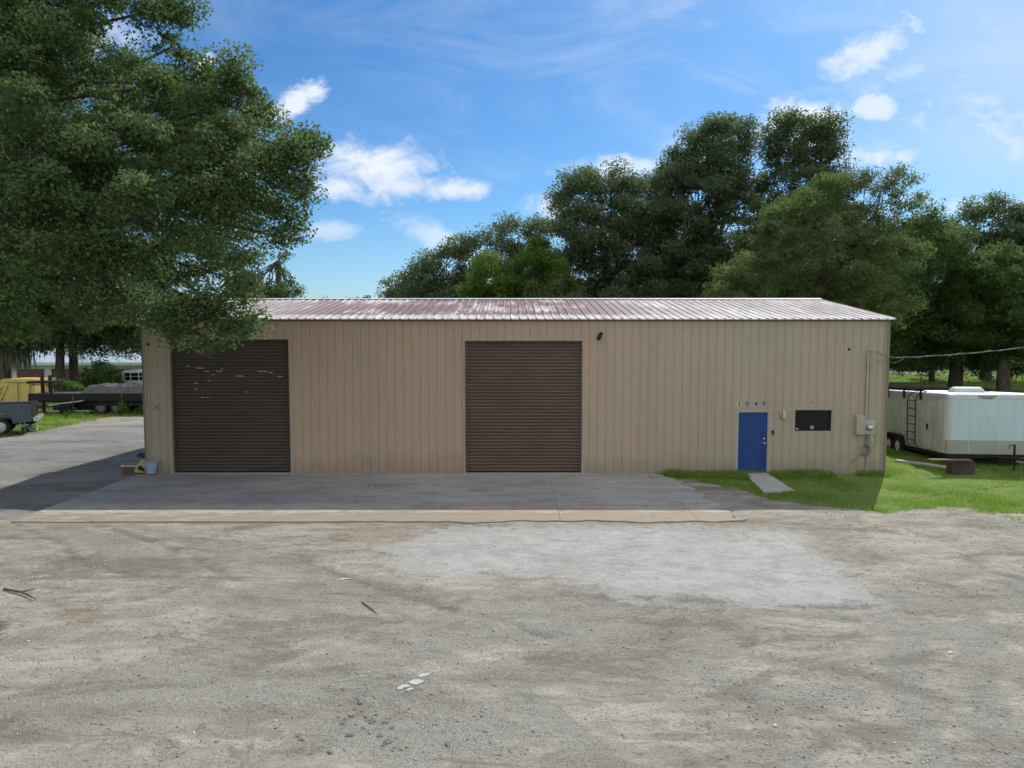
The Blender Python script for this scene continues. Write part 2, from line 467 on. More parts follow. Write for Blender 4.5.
pale_poly = gp([(385, 545), (440, 528), (560, 526), (700, 528), (795, 534), (822, 552), (850, 575), (880, 604), (800, 606), (705, 600), (620, 597), (600, 584), (520, 576), (440, 572), (395, 562)])
grass_R = gp([(664, 475), (700, 483), (735, 487), (765, 500), (800, 505), (850, 508), (880, 513), (935, 506), (990, 513), (1060, 516)]) + [(40, 17.5), (220, 60), (220, 90), (-16, 90), (-14, D + 3), (XL + 2.5, D + 14), (XR, D + 12), (XR, D + .3), (5.2, D + .3)]
grass_L = gp([(-60, 446), (0, 437), (45, 429), (85, 422), (110, 416), (150, 415)]) + [(-11, 42), (-8, 90), (-220, 90), (-220, 30)]
asph_L = gp([(-200, 530), (0, 520), (60, 512), (150, 480), (200, 474)]) + [(-10.5, D), (-10.5, 42), (-26, 33), (-60, 25)]
lines = [gp([(560, 596), (700, 603), (850, 607), (1024, 622), (1200, 636)]), gp([(20, 525), (60, 545), (90, 565), (180, 582), (250, 596)]), gp([(90, 522), (160, 545), (245, 583)]),
         gp([(900, 530), (960, 545), (975, 565), (1030, 580)]), gp([(300, 560), (420, 600), (560, 640)])]
ells_brown = [(105, 610, 52, 13), (450, 604, 26, 9), (255, 642, 30, 7), (380, 640, 60, 9), (640, 620, 90, 11), (560, 660, 60, 12), (350, 535, 22, 5), (355, 552, 10, 4), (780, 640, 90, 10), (980, 715, 60, 10), (450, 700, 50, 12), (200, 590, 60, 6), (680, 735, 70, 10), (690, 518, 40, 4), (860, 530, 40, 5)]
ells_dark = [(640, 640, 120, 34), (420, 725, 110, 34), (250, 690, 150, 25), (600, 605, 150, 8), (90, 700, 90, 30), (980, 600, 90, 14), (330, 600, 120, 14), (820, 700, 60, 16), (450, 640, 90, 12)]
ruts = [gp([(0, 640), (200, 600), (420, 590), (700, 600), (1024, 610)]), gp([(0, 700), (250, 640), (500, 612), (800, 615), (1100, 640)]), gp([(940, 768), (900, 680), (920, 600), (1000, 545)]), gp([(1010, 768), (975, 680), (985, 610), (1060, 560)]), gp([(130, 524), (250, 560), (420, 590), (640, 640), (760, 700), (820, 780)]), gp([(60, 526), (180, 580), (330, 620), (520, 680), (600, 780)])]
def ell_mask(x, y, ells):
    r = np.zeros(x.shape)
    for (px, py, a, b) in ells:
        c = G(px, py); ex = abs(G(px + a, py).x - c.x); ey = abs(G(px, py - b).y - c.y)
        q = np.hypot((x - c.x) / ex, (y - c.y) / ey)
        r = np.maximum(r, np.clip(1.25 - q, 0, 1))
    return r
def make_ground():
    def axis(lo, hi, step, far_lo, far_hi):
        mid = np.arange(lo, hi, step)
        a = []; s = step; v = lo
        while v > far_lo: s = min(s * 1.18, 60); v -= s; a.append(v)
        b = []; s = step; v = mid[-1]
        while v < far_hi: s = min(s * 1.18, 60); v += s; b.append(v)
        return np.array(a[::-1] + list(mid) + b)
    xs = axis(-22, 24, .09, -1200, 1200); ys = axis(5.5, 30, .09, -300, 1800)
    X, Y = np.meshgrid(xs, ys); x = X.ravel(); y = Y.ravel()
    wx = x + (fnoise(x, y, .9, 5) - .5) * 1.1; wy = y + (fnoise(x, y, .9, 25) - .5) * .9
    near = np.clip((45 - np.hypot(x, y - 12)) / 20, 0, 1)
    pale = polymask(wx * .6 + x * .4, wy * .6 + y * .4, pale_poly, .75)
    grass = np.maximum(polymask(wx, wy, grass_R, .35), polymask(wx, wy, grass_L, .5))
    farfield = np.where((y > 94) | (y < -12) | (np.abs(x) > 70), 1., 0.)
    grass = np.maximum(grass, farfield * 1.)
    asph = polymask(wx, wy, asph_L, .4)
    asph = np.maximum(asph, np.where((y > 90) & (y < 94), 1., 0))
    brown = ell_mask(wx, wy, ells_brown); dark = ell_mask(wx, wy, ells_dark)
    for L in ruts:
        for i in range(len(L) - 1):
            d = segdist(wx * .5 + x * .5, wy * .5 + y * .5, L[i], L[i + 1]); dark = np.maximum(dark, np.clip(1 - d / .28, 0, 1) * .85)
    red = polymask(wx, wy, gp([(330, 524), (500, 524), (735, 524), (770, 508), (745, 534), (560, 532), (380, 545)]), .45)
    ln = np.zeros(x.shape)
    for L in lines:
        for i in range(len(L) - 1):
            d = segdist(wx * .3 + x * .7, wy * .3 + y * .7, L[i], L[i + 1])
            ln = np.maximum(ln, np.clip(1 - d / .16, 0, 1))
    brk = fnoise(x, y, 2.5, 77)
    lnm = ln * np.clip((brk - .42) * 6, 0, 1)
    z = (fnoise(x, y, .35, 1, 3) - .5) * .09 + (fnoise(x, y, 1.6, 9, 4) - .5) * .05 + (fnoise(x, y, 6, 31, 2) - .5) * .014 - .035 * ln
    flat = np.clip(np.maximum(pale * .8, 0), 0, 1)
    z = z * near * (1 - flat * .85) - .005
    # drop under slabs and building
    for (pl, w) in ((APRON_OUT, .5), ([(XL - .3, D - .3), (XR + .3, D - .3), (XR + .3, D + 12), (XL - .3, D + 12)], .4), (PATH_OUT, .3)):
        mk = polymask(x, y, pl, w); mk = np.clip(mk * 2, 0, 1)
        z = z * (1 - mk) - .02 * mk
    nx, ny = len(xs), len(ys)
    idx = np.arange(nx * ny).reshape(ny, nx)
    Fa = np.stack([idx[:-1, :-1].ravel(), idx[:-1, 1:].ravel(), idx[1:, 1:].ravel(), idx[1:, :-1].ravel()], 1)
    o = np_mesh('ground', np.stack([x, y, z], 1), Fa, M['ground'], attrs=dict(a_pale=pale, a_grass=grass, a_asph=asph, a_brown=brown, a_dark=dark, a_red=red, a_line=lnm), smooth=True)
    tag(o, kind='structure')
    return o

# apron slab outline (front strip + back bay)
AY1 = G(512, 507).y; AY0 = G(512, 522).y
def axl(Y):   # left edge line
    a = G(12, 521.5); b = G(137, 475); t = (Y - a.y) / (b.y - a.y); return a.x + (b.x - a.x) * t
def axr(Y):
    a = G(738, 517); b = G(670, 476); t = (Y - a.y) / (b.y - a.y); return a.x + (b.x - a.x) * t
APRON_OUT = [(axl(AY0), AY0), (axr(AY0), AY0), (axr(D), D), (axl(D), D)]
PATH_OUT = [tuple(G(745, 475))[:2], tuple(G(767, 474.5))[:2], tuple(G(795, 492))[:2], tuple(G(764, 494))[:2]]

def make_apron():
    mb = MB(); rnd = random.Random(4)
    rows = [(AY0, G(512, 514.5).y), (G(512, 514.5).y, AY1 - .05), (AY1 - .05, D - 1.9), (D - 1.9, D + .02)]
    cuts = [-8.7, -3.9, 1.2, 4.6]
    zt = .012
    for ri, (y0, y1) in enumerate(rows):
        if ri == 0:
            pass
        g = .003
        xs0 = [axl(y0)] + cuts + [axr(y0)]; xs1 = [axl(y1)] + cuts + [axr(y1)]
        if ri in (0, 1):   # front strip: two rows share columns but are one pour
            pass
        for i in range(len(xs0) - 1):
            a0, b0, a1, b1 = xs0[i] + g, xs0[i+1] - g, xs1[i] + g, xs1[i+1] - g
            fy0 = y0 + (g if ri else 0); fy1 = y1 - g
            z = zt + rnd.uniform(-.003, .003)
            top = []
            n = 44
            for k in range(n + 1):      # ragged front edge
                t = k / n; xx = a0 + (b0 - a0) * t; yy = fy0
                if ri == 0: yy += rnd.uniform(-.008, .008) + min(max((xx + 5) / 4, .08), 1) * (.07 * math.sin(1.3 * xx) + .05 * math.sin(3.1 * xx + 1) + .03 * math.sin(7.3 * xx) + .06)
                top.append((xx, yy))
            right = [(b0, fy0), (b1, fy1)]
            if i == len(xs0) - 2:
                nn = 7; right = []
                for k in range(1, nn):
                    t = k / nn; right.append((b0 + (b1 - b0) * t + rnd.uniform(-.25, .18), fy0 + (fy1 - fy0) * t))
                top += right
            top += [(b1, fy1), (a1, fy1)]
            mb.prism(top, -.1, z, 'z')
    o = mb.build('concrete_apron', M['apron'], bevel=.008)
    tag(o, kind='structure')
make_apron()
pb = MB()
c0 = PATH_OUT
nseg = 2
for k in range(nseg):
    t0 = k / nseg + .01; t1 = (k + 1) / nseg - .01
    L = lambda t: (c0[0][0] + (c0[3][0] - c0[0][0]) * t, c0[0][1] + (c0[3][1] - c0[0][1]) * t)
    Q = lambda t: (c0[1][0] + (c0[2][0] - c0[1][0]) * t, c0[1][1] + (c0[2][1] - c0[1][1]) * t)
    pb.prism([L(t0), L(t1), Q(t1), Q(t0)], -.08, .055 - .008 * k, 'z')
tag(pb.build('concrete_path', M['path'], bevel=.01), kind='structure')
make_ground()

# ------------------------------------------------------------------ metal building
BLD = empty('metal_building', (0, D, 0), 0, 'long tan ribbed metal warehouse with a rusty white metal roof and two brown roll-up doors', 'building')
EAVE = P(512, 319, D - .12).z
RY = (XR + .1) * F / 303 - D ; RY = 5.62
RIDGE = P(600, 299.5, D + RY).z
DEPTH = RY * 2
def wx(px, py=400): return P(px, py, D).x
def wz(py): return P(512, py, D).z
OPEN = {
    'roll1': (wx(171), wx(289.5), -.1, wz(339.5)),
    'roll2': (wx(465), wx(582), -.1, wz(341)),
    'door': (wx(738.5), wx(769.3), -.1, wz(411.5)),
    'win': (wx(795.5), wx(832), wz(431), wz(410)),
}
def ribbed_wall(x0, x1, zt, opens, zt_fn=None, pitch=.277, gd=.017, z0=-.15):
    bps = {}
    xs = [x0, x1]
    k = x0 + .16
    feats = []
    while k < x1 - .05:
        feats += [(k - .030, 0), (k - .013, gd), (k + .013, gd), (k + .030, 0)]; k += pitch
    def yo(x):
        for i in range(0, len(feats), 4):
            a, b, c, d = [f[0] for f in feats[i:i+4]]
            if a <= x <= d:
                if x < b: return gd * (x - a) / (b - a)
                if x <= c: return gd
                return gd * (d - x) / (d - c)
        return 0
    xs += [f[0] for f in feats]
    for o in opens: xs += [o[0], o[1]]
    if zt_fn: xs.append((x0 + x1) / 2)
    xs = sorted(set(round(v, 5) for v in xs if x0 <= v <= x1))
    mb = MB()
    for a, b in zip(xs[:-1], xs[1:]):
        if b - a < 1e-5: continue
        m = (a + b) / 2; iv = [(z0, 1e9)]
        for o in opens:
            if o[0] - 1e-4 <= m <= o[1] + 1e-4:
                n = []
                for (p, q) in iv:
                    if o[3] <= p or o[2] >= q: n.append((p, q)); continue
                    if o[2] > p: n.append((p, o[2]))
                    if o[3] < q: n.append((o[3], q))
                iv = n
        for (p, q) in iv:
            ta = zt_fn(a) if zt_fn else zt; tb = zt_fn(b) if zt_fn else zt
            qa = ta if q > 1e8 else q; qb = tb if q > 1e8 else q
            mb.poly([(a, yo(a), p), (b, yo(b), p), (b, yo(b), qb), (a, yo(a), qa)])
    return mb
fw = ribbed_wall(XL, XR, EAVE - .03, list(OPEN.values()))
fw.build('front_wall', M['wall'], BLD)
gab = lambda x: EAVE - .03 + (RIDGE - EAVE) * (1 - abs(x - RY) / RY) - .02
sw = ribbed_wall(0, DEPTH, 0, [], gab)
o = sw.build('side_wall', M['wall'], BLD); o.rotation_euler = (0, 0, R(90)); o.location = (XR, 0, 0)
sw = ribbed_wall(0, DEPTH, 0, [], gab)
o = sw.build('side_wall', M['wall'], BLD); o.rotation_euler = (0, 0, R(90)); o.location = (XL, 0, 0); o.scale = (1, -1, 1)
rw = ribbed_wall(XL, XR, EAVE - .03, [])
o = rw.build('rear_wall', M['wall'], BLD); o.location = (0, DEPTH, 0)
# floor slab inside so nothing shows through
MB().box(XL + .02, XR - .02, .03, DEPTH - .02, -.1, .03).build('floor_slab', M['path'], BLD)
# roof with raised ribs
def roof_half(y0, z0, y1, z1, x0, x1, th=.02):
    xs = []; k = x0; pitch = .277
    while k < x1 - .08:
        xs += [(k, 0), (k + .185, 0), (k + .208, .028), (k + .24, .028)]; k += pitch
    xs.append((x1, 0))
    mb = MB(); n = 6
    for (a, za), (b, zb) in zip(xs[:-1], xs[1:]):
        for i in range(n):
            t0 = i / n; t1 = (i + 1) / n
            f = lambda t: (y0 + (y1 - y0) * t, z0 + (z1 - z0) * t)
            (ya, zz0), (yb, zz1) = f(t0), f(t1)
            mb.poly([(a, ya, zz0 + za), (b, ya, zz0 + zb), (b, yb, zz1 + zb), (a, yb, zz1 + za)])
    mb.poly([(x0, y0, z0 - th), (x1, y0, z0 - th), (x1, y1, z1 - th), (x0, y1, z1 - th)])
    for xx in (x0, x1):
        mb.poly([(xx, y0, z0 - th), (xx, y1, z1 - th), (xx, y1, z1 + .002), (xx, y0, z0 + .002)])
    mb.poly([(x0, y0, z0 - th), (x1, y0, z0 - th), (x1, y0, z0), (x0, y0, z0)])
    return mb
rm = roof_half(-.13, EAVE, RY, RIDGE, XL - .12, XR + .13)
r2 = roof_half(DEPTH + .13, EAVE, RY, RIDGE, XL - .12, XR + .13)
off = len(rm.v); rm.v += r2.v; rm.f += [tuple(i + off for i in f) for f in r2.f]
roof = rm.build('roof', M['roof'], BLD)
rc = MB()
sl = (RIDGE - EAVE) / (RY + .13)
rc.prism([(RY - .22, RIDGE - .22 * sl + .041), (RY, RIDGE + .055), (RY + .22, RIDGE - .22 * sl + .041), (RY + .22, RIDGE - .22 * sl + .035), (RY, RIDGE + .045), (RY - .22, RIDGE - .22 * sl + .035)], XL - .13, XR + .14, 'x')
rc.build('ridge_cap', M['white_paint'], roof)
# eave trim and corner trims, base angle
tb = MB()
tb.box(XL - .03, XR + .03, -.018, -.004, EAVE - .075, EAVE - .03)
tb.build('eave_trim', M['trim_dark'], BLD)
for (a, b) in ((XL - .05, XL + .02), (XR - .10, XR + .03)):
    MB().box(a, b, -.03, -.003, -.05, EAVE - .08).build('corner_trim', M['trim_dark'], BLD)
for (a, b) in ((XL + .02, XL + .05), (XR - .13, XR - .10)):
    MB().box(a, b, -.03, -.003, -.05, EAVE - .08).build('corner_trim', M['trim'], BLD)

def roll_door(key, mat, nsl, scr=None):
    x0, x1, z0, z1 = OPEN[key]
    mb = MB(); z0 = .05; hh = z1 + .02 - z0; p = hh / nsl
    prof = [(0, .012), (.12, .0), (.5, -.016), (.82, -.004), (.93, .012), (.97, .03), (1, .03)]
    y0 = .14
    for i in range(nsl):
        for (t0, a), (t1, b) in zip(prof[:-1], prof[1:]):
            za = z0 + (i + t0) * p; zb = z0 + (i + t1) * p
            mb.poly([(x0 + .02, y0 + a, za), (x1 - .02, y0 + a, za), (x1 - .02, y0 + b, zb), (x0 + .02, y0 + b, zb)])
    d = mb.build('roll_up_door', mat, BLD)
    f = MB()
    f.box(x0 - .015, x0 + .0, -.006, .17, -.05, z1 + .015); f.box(x1, x1 + .015, -.006, .17, -.05, z1 + .015); f.box(x0, x1, -.006, .17, z1, z1 + .015)
    f.box(x0 - .06, x0 - .015, -.012, -.001, -.05, z1 + .06); f.box(x1 + .015, x1 + .06, -.012, -.001, -.05, z1 + .06); f.box(x0 - .015, x1 + .015, -.012, -.001, z1 + .017, z1 + .06)
    f.build('door_surround', M['trim'], d)
    g = MB(); g.box(x0, x0 + .07, .085, .12, .0, z1 - .002); g.box(x1 - .07, x1, .085, .12, .0, z1 - .002)
    g.build_each('guide_rail', mat, d)
    MB().box(x0 + .03, x1 - .03, .095, .165, .0, .075).build('bottom_bar', M['black_metal'], d)
    return d
d1 = roll_door('roll1', M['roll_a'], 40)
d1['label'] = 'darker brown roll-up door with pale dashes, partly behind the oak branch'
d2 = roll_door('roll2', M['roll_b'], 40)
d2['label'] = 'reddish brown roll-up door in the middle of the wall'
sc_ = MB()
for (px, py, w) in ((200, 368, 8), (207, 371.5, 4), (219, 371.2, 6), (265, 371.5, 5), (222, 369, 3), (196, 383, 4), (209, 381, 3), (196, 389, 3), (203, 397.5, 3), (208, 397.5, 2), (240, 376, 7), (262, 371.3, 8), (271, 372.5, 4), (280, 376.5, 5), (188, 366, 4), (213, 374.5, 3), (247, 392, 2)):
    a = P(px - w / 2, py, D + .125); b = P(px + w / 2, py, D + .125)
    sc_.box(a.x, b.x, .1185, .1215, a.z - .011, a.z + .009)
sc_.build_each('pale_dash', M['dash_pale'], d1)  # small pale dashes set across the door slats

# blue entrance door
x0, x1, _, z1 = OPEN['door']
bd = MB().box(x0 + .03, x1 - .03, .05, .09, .07, z1 - .035).build('entrance_door', M['blue'], BLD, bevel=.004)
fr = MB()
for q in ((x0, x0 + .03, .0, z1), (x1 - .03, x1, .0, z1), (x0 + .03, x1 - .03, z1 - .035, z1)):
    fr.box(q[0], q[1], .02, .10, q[2], q[3])
fr.box(x0 - .045, x0, -.006, .12, -.02, z1 + .045); fr.box(x1, x1 + .045, -.006, .12, -.02, z1 + .045); fr.box(x0, x1, -.006, .12, z1, z1 + .045)
fr.build('door_frame', M['grey_box'], bd)
MB().box(x0 + .03, x1 - .03, -.02, .095, .0, .062).build('threshold', M['path'], bd)
kx = x1 - .12
kn = MB(); kn.lathe((kx, .05, 1.02), [(.033, 0), (.033, -.008), (.012, -.012), (.012, -.035), (.03, -.04), (.032, -.06), (.02, -.072)], 16, 'y')
kn.build('door_knob', M['steel'], bd, smooth=True)
MB().lathe((kx, .05, 1.17), [(.028, 0), (.028, -.012), (.018, -.02)], 14, 'y').build('deadbolt', M['steel'], bd)
hg = MB()
for z in (.3, 1.05, 1.8): hg.box(x0 + .022, x0 + .036, .038, .052, z - .05, z + .05)
hg.build_each('hinge', M['steel'], bd)

# house numbers over the door
def text_mesh(s, size, name, mat, parent, loc, ext=.006):
    cu = bpy.data.curves.new(name, 'FONT'); cu.body = s; cu.size = size; cu.extrude = ext; cu.align_x = 'CENTER'; cu.align_y = 'CENTER'
    cu.offset = .004
    t = bpy.data.objects.new(name + '_tmp', cu); COL.objects.link(t)
    dg = bpy.context.evaluated_depsgraph_get(); dg.update()
    me = bpy.data.meshes.new_from_object(t.evaluated_get(dg))
    me.materials.clear(); me.materials.append(mat)
    bpy.data.objects.remove(t); bpy.data.curves.remove(cu)
    o = bpy.data.objects.new(name, me); COL.objects.link(o); o.parent = parent
    o.location = loc; o.rotation_euler = (R(90), 0, 0)
    return o
for ch, px in zip('1049', (739.3, 747.4, 755.6, 763.8)):
    a = P(px, 404, D)
    pl = MB().box(a.x - .075, a.x + .075, -.012, -.004, a.z - .105, a.z + .105).build('house_number_plate', M['number_plate'], BLD)
    text_mesh(ch, .23, 'house_number', M['number'], pl, (a.x, -.015, a.z), .002)

# window
x0, x1, z0, z1 = OPEN['win']
w = MB()
for q in ((x0, x0 + .05, z0, z1), (x1 - .05, x1, z0, z1), (x0 + .05, x1 - .05, z1 - .05, z1), (x0 + .05, x1 - .05, z0, z0 + .05)):
    w.box(q[0], q[1], .02, .09, q[2], q[3])
wf = w.build('window', M['black_metal'], BLD)
MB().box(x0 + .05, x1 - .05, .055, .06, z0 + .05, z1 - .05).build('pane', M['glass'], wf)
ct = MB(); ct.box(x0 - .05, x0, -.008, .1, z0 - .04, z1 + .045); ct.box(x1, x1 + .05, -.008, .1, z0 - .04, z1 + .045); ct.box(x0, x1, -.008, .1, z1, z1 + .045); ct.box(x0, x1, -.008, .1, z0 - .04, z0)
ct.build('window_trim', M['trim'], wf)
a = P(797.5, 429, D); st = MB().box(a.x - .04, a.x + .04, .048, .053, a.z - .02, a.z + .025).build('sticker', M['sticker'], wf)
a = P(812.6, 428, D)
st = MB(); st.lathe((a.x, .052, a.z + .01), [(.075, 0), (.075, -.003)], 20, 'y'); st.build('sticker', M['sticker_green'], wf)
s2 = MB(); s2.box(a.x - .045, a.x - .01, .044, .0475, a.z + .02, a.z + .055); s2.box(a.x + .015, a.x + .05, .044, .0475, a.z + .02, a.z + .055)
s2.tube([(a.x - .045, .046, a.z - .012), (a.x - .02, .046, a.z - .035), (a.x + .02, .046, a.z - .035), (a.x + .045, .046, a.z - .012)], .008, 6)
s2.build('sticker_mark', M['sticker'], wf)

# small fittings on the wall
def fitting(name, mat, fn, **k):
    mb = MB(); fn(mb); return mb.build(name, mat, BLD, **k)
a = P(599.5, 336.5, D)
def cam_fn(mb):
    mb.lathe((a.x - .02, 0, a.z - .02), [(.05, 0), (.05, -.03), (.02, -.035), (.02, -.09)], 14, 'y')
    Mx = Matrix.Translation((a.x + .0, -.13, a.z + .02)) @ Euler((R(-20), 0, R(35))).to_matrix().to_4x4() @ Euler((0, R(-50), 0)).to_matrix().to_4x4()
    mb.box(-.15, .13, -.05, .05, -.045, .045, Mx)
fitting('flood_light', M['black_metal'], cam_fn, bevel=.008)
for (px, py, r) in ((849, 349.3, .045), (148.3, 344.5, .05), (811.4, 402.6, .02)):
    a = P(px, py, D)
    MB().lathe((a.x, 0, a.z), [(r, .03), (r, -.014), (r * .6, -.02)], 14, 'y').build('vent_hole', M['black_rubber'], BLD)
a = P(157, 407, D)
ob = MB().box(a.x - .06, a.x + .06, -.05, .0, a.z - .11, a.z + .11).build('outlet_box', M['grey_box'], BLD, bevel=.006)
MB().box(a.x - .04, a.x + .04, -.056, -.051, a.z - .08, a.z + .08).build('cover', M['trim_dark'], ob)
a = P(781.5, 414.5, D)
lb = MB().box(a.x - .06, a.x + .06, -.04, .0, a.z - .13, a.z + .15).build('wall_light', M['grey_box'], BLD, bevel=.01)
ll = MB(); ll.prism([(-.05, a.z - .16), (-.16, a.z - .13), (-.14, a.z + .10), (-.04, a.z + .13)], a.x + .0, a.x + .1, 'x'); ll.build('lamp_cover', M['number_plate'], lb, bevel=.01)
a = P(772.6, 432.5, D)
kp = MB().box(a.x - .035, a.x + .035, -.035, .0, a.z - .07, a.z + .07).build('keypad', M['black_metal'], BLD, bevel=.004)
MB().box(a.x - .02, a.x + .02, -.040, -.036, a.z - .05, a.z + .0).build('button_panel', M['cable'], kp)
# electric service
a = P(858.5, 424.5, D); b = P(869, 426, D)
pn = MB().box(P(854.5, 425, D).x, P(862.5, 425, D).x, -.17, 0, wz(434), wz(415)).build('breaker_panel', M['grey_box'], BLD, bevel=.01)
MB().box(P(855.3, 425, D).x, P(861.7, 425, D).x, -.178, -.171, wz(432.5), wz(416.5)).build('panel_door', M['trim'], pn, bevel=.003)
mt = MB().box(P(863, 425, D).x, P(874, 425, D).x, -.12, 0, wz(434), wz(420)).build('meter_box', M['grey_box'], BLD, bevel=.02)
cc = P(867.5, 427, D)
MB().lathe((cc.x, -.12, cc.z), [(.105, 0), (.105, -.02), (.09, -.03), (.088, -.10), (.06, -.13)], 22, 'y').build('meter_glass', M['steel'], mt, smooth=True)
cx = P(866, 400, D).x
cd = MB(); cd.tube([(cx, -.06, wz(421)), (cx, -.06, wz(352)), (cx + .02, -.10, wz(350)), (cx + .09, -.16, wz(349.5)), (cx + .12, -.16, wz(352))], .032, 10)
cd.tube([(P(868.7, 400, D).x, -.03, wz(420)), (P(868.7, 400, D).x, -.03, wz(353))], .016, 8)
for py in (364, 384, 404): cd.box(cx - .07, cx + .12, -.075, -.0, wz(py) - .012, wz(py) + .012)
cd.build('conduit', M['grey_box'], BLD, smooth=False)
wc = MB(); wc.tube([(cx + .10, -.05, wz(434)), (cx + .12, -.05, wz(440)), (cx + .08, -.05, wz(462)), (cx + .06, -.05, .05)], .02, 8)
wc.tube([(P(871, 400, D).x, -.06, wz(434)), (P(872, 400, D).x, -.06, wz(438)), (P(872, 400, D).x, -.06, wz(443))], .05, 8)
wc.build('lower_conduit', M['grey_box'], BLD)
cl = MB(); c = P(864, 450, D)
for k in range(4):
    rr = .11 + .018 * k; pts = []
    for i in range(19):
        t = 2 * PI * i / 18 + k; pts.append((c.x + rr * .8 * math.cos(t) + .01 * k, -.05 - .012 * k, c.z + rr * 1.15 * math.sin(t)))
    cl.tube(pts, .011, 6)
cl.tube([(c.x - .08, -.05, c.z - .1), (c.x - .25, -.04, c.z - .28), (c.x - .45, -.04, c.z - .42)], .01, 6)
cl.tube([(c.x, -.05, c.z + .1), (c.x + .02, -.05, c.z + .3), (cx, -.05, wz(434))], .012, 6)
cl.build('coiled_cable', M['cable'], BLD)

# overhead service drop
pl = MB(); A = Vector((cx + .12, D - .16, wz(351))); B = Vector((XR + .05, D - .35, wz(357.5))); 
far = P(1120, 331, D + 5)
pts = []
for i in range(25):
    t = i / 24; p = B.lerp(far, t); p.z -= .18 * 4 * t * (1 - t) * 1.0
    pts.append(p)
pl.tube([A, A.lerp(B, .4) + Vector((0, -.05, -.04)), B], .016, 6)
pl.tube(pts, .016, 6)
tw = []
for i, p in enumerate(pts): tw.append(p + Vector((0, .03 * math.cos(i * 2.3), .035 * math.sin(i * 2.3))))
pl.tube(tw, .011, 6)
pl.tube([B + Vector((-.45, .3, -.12)), B + Vector((0, 0, -.16)), B + Vector((.3, .05, -.02))], .01, 6)
o = pl.build('power_line', M['cable']); tag(o, 'grey twisted overhead power line running from the right end of the warehouse past the trailer', 'power line')
# timber utility pole carrying the far end of the drop (just outside the frame)
pb_ = empty('utility_pole', (far.x, far.y, 0), 0, 'tall grey wooden utility pole at the far end of the overhead power line', 'utility pole')
q = MB(); q.tube([(0, 0, -.3), (0, 0, 4), (.03, 0, 8.2)], [.17, .15, .11], 12); q.build('post', worn('pole_wood', (.16, .13, .10), (.10, .085, .07), .9, 4, (4, 4, .4)), pb_, smooth=True)
MB().box(-.9, .9, -.06, .06, 7.5, 7.62).build('cross_arm', worn('arm_wood', (.15, .12, .09), None, .9, 4), pb_)

# ------------------------------------------------------------------ foliage
def leaf_mat(name, a, b, c=None, trans=.35, rough=.65, spec=.18, ns=.55):
    m, nt, out = new_mat(name)
    tc = nt.N('ShaderNodeTexCoord').outputs['Object']
    geo = nt.N('ShaderNodeNewGeometry')
    n1 = nt.noise(tc, ns, 4, .7)
    col = nt.mix(nt.ramp(n1, .35, .65), a, b)
    rnd = nt.math('FRACT', nt.math('MULTIPLY', nt.attr('rnd'), 1.0))
    if c: col = nt.mix(nt.ramp(rnd, .62, 1, 0, 1), col, c)
    col = nt.mix(nt.ramp(rnd, 0, .5, .45, 0), col, tuple(q * .5 for q in a))
    d = nt.N('ShaderNodeBsdfPrincipled'); nt.put(d.inputs['Base Color'], col); d.inputs['Roughness'].default_value = rough; d.inputs['Specular IOR Level'].default_value = spec
    t = nt.N('ShaderNodeBsdfTranslucent'); nt.put(t.inputs['Color'], nt.mix(.5, col, (a[0] * 1.6, a[1] * 1.9, a[2] * .9)))
    mx = nt.N('ShaderNodeMixShader'); mx.inputs[0].default_value = trans
    nt.l.new(d.outputs[0], mx.inputs[1]); nt.l.new(t.outputs[0], mx.inputs[2]); nt.l.new(mx.outputs[0], out.inputs[0])
    return m
LM = {
 'oak_near': leaf_mat('live_oak_leaves', (.095, .142, .062), (.128, .178, .076), (.21, .25, .125), .45, .6, .22),
 'oak_dark': leaf_mat('dark_oak_leaves', (.094, .128, .068), (.122, .158, .082), (.18, .21, .12), .44, .6, .25),
 'bright': leaf_mat('bright_green_leaves', (.075, .15, .028), (.12, .18, .04), (.20, .22, .06), .42),
 'olive': leaf_mat('olive_green_leaves', (.105, .145, .055), (.14, .175, .072), (.19, .21, .11), .44),
 'mid': leaf_mat('mid_green_leaves', (.080, .130, .042), (.105, .16, .052), (.16, .20, .075), .42),
 'weed': leaf_mat('weed_leaves', (.075, .15, .032), (.11, .18, .045), (.16, .20, .07), .4),
 'woods': leaf_mat('far_wood_leaves', (.040, .062, .026), (.055, .085, .032), None, .3),
}
def bark(name, a, b):
    m, nt, out = new_mat(name)
    tc = nt.N('ShaderNodeTexCoord').outputs['Object']
    n = nt.noise(nt.scaled(tc, (5, 5, .9)), 2.2, 6, .7)
    n2 = nt.noise(tc, 1.2, 4, .6)
    c = nt.mix(nt.ramp(n, .35, .65), a, b)
    c = nt.mix(nt.ramp(n2, .5, .75, 0, .5), c, (.13, .14, .11))
    principled(nt, out, c, .9, 0, .2, n, .8, .05); return m
M['bark'] = bark('oak_bark', (.065, .052, .042), (.12, .10, .085))
M['bark_pale'] = bark('pale_bark', (.12, .105, .09), (.19, .17, .15))
def moss_mat():
    m, nt, out = new_mat('hanging_moss')
    tc = nt.N('ShaderNodeTexCoord').outputs['Object']
    n = nt.noise(tc, 3, 3)
    d = nt.N('ShaderNodeBsdfDiffuse'); nt.put(d.inputs[0], nt.mix(n, (.12, .13, .10), (.21, .21, .17)))
    t = nt.N('ShaderNodeBsdfTranslucent'); t.inputs[0].default_value = (.16, .16, .12, 1)
    mx = nt.N('ShaderNodeMixShader'); mx.inputs[0].default_value = .3
    nt.l.new(d.outputs[0], mx.inputs[1]); nt.l.new(t.outputs[0], mx.inputs[2]); nt.l.new(mx.outputs[0], out.inputs[0]); return m
M['moss'] = moss_mat()

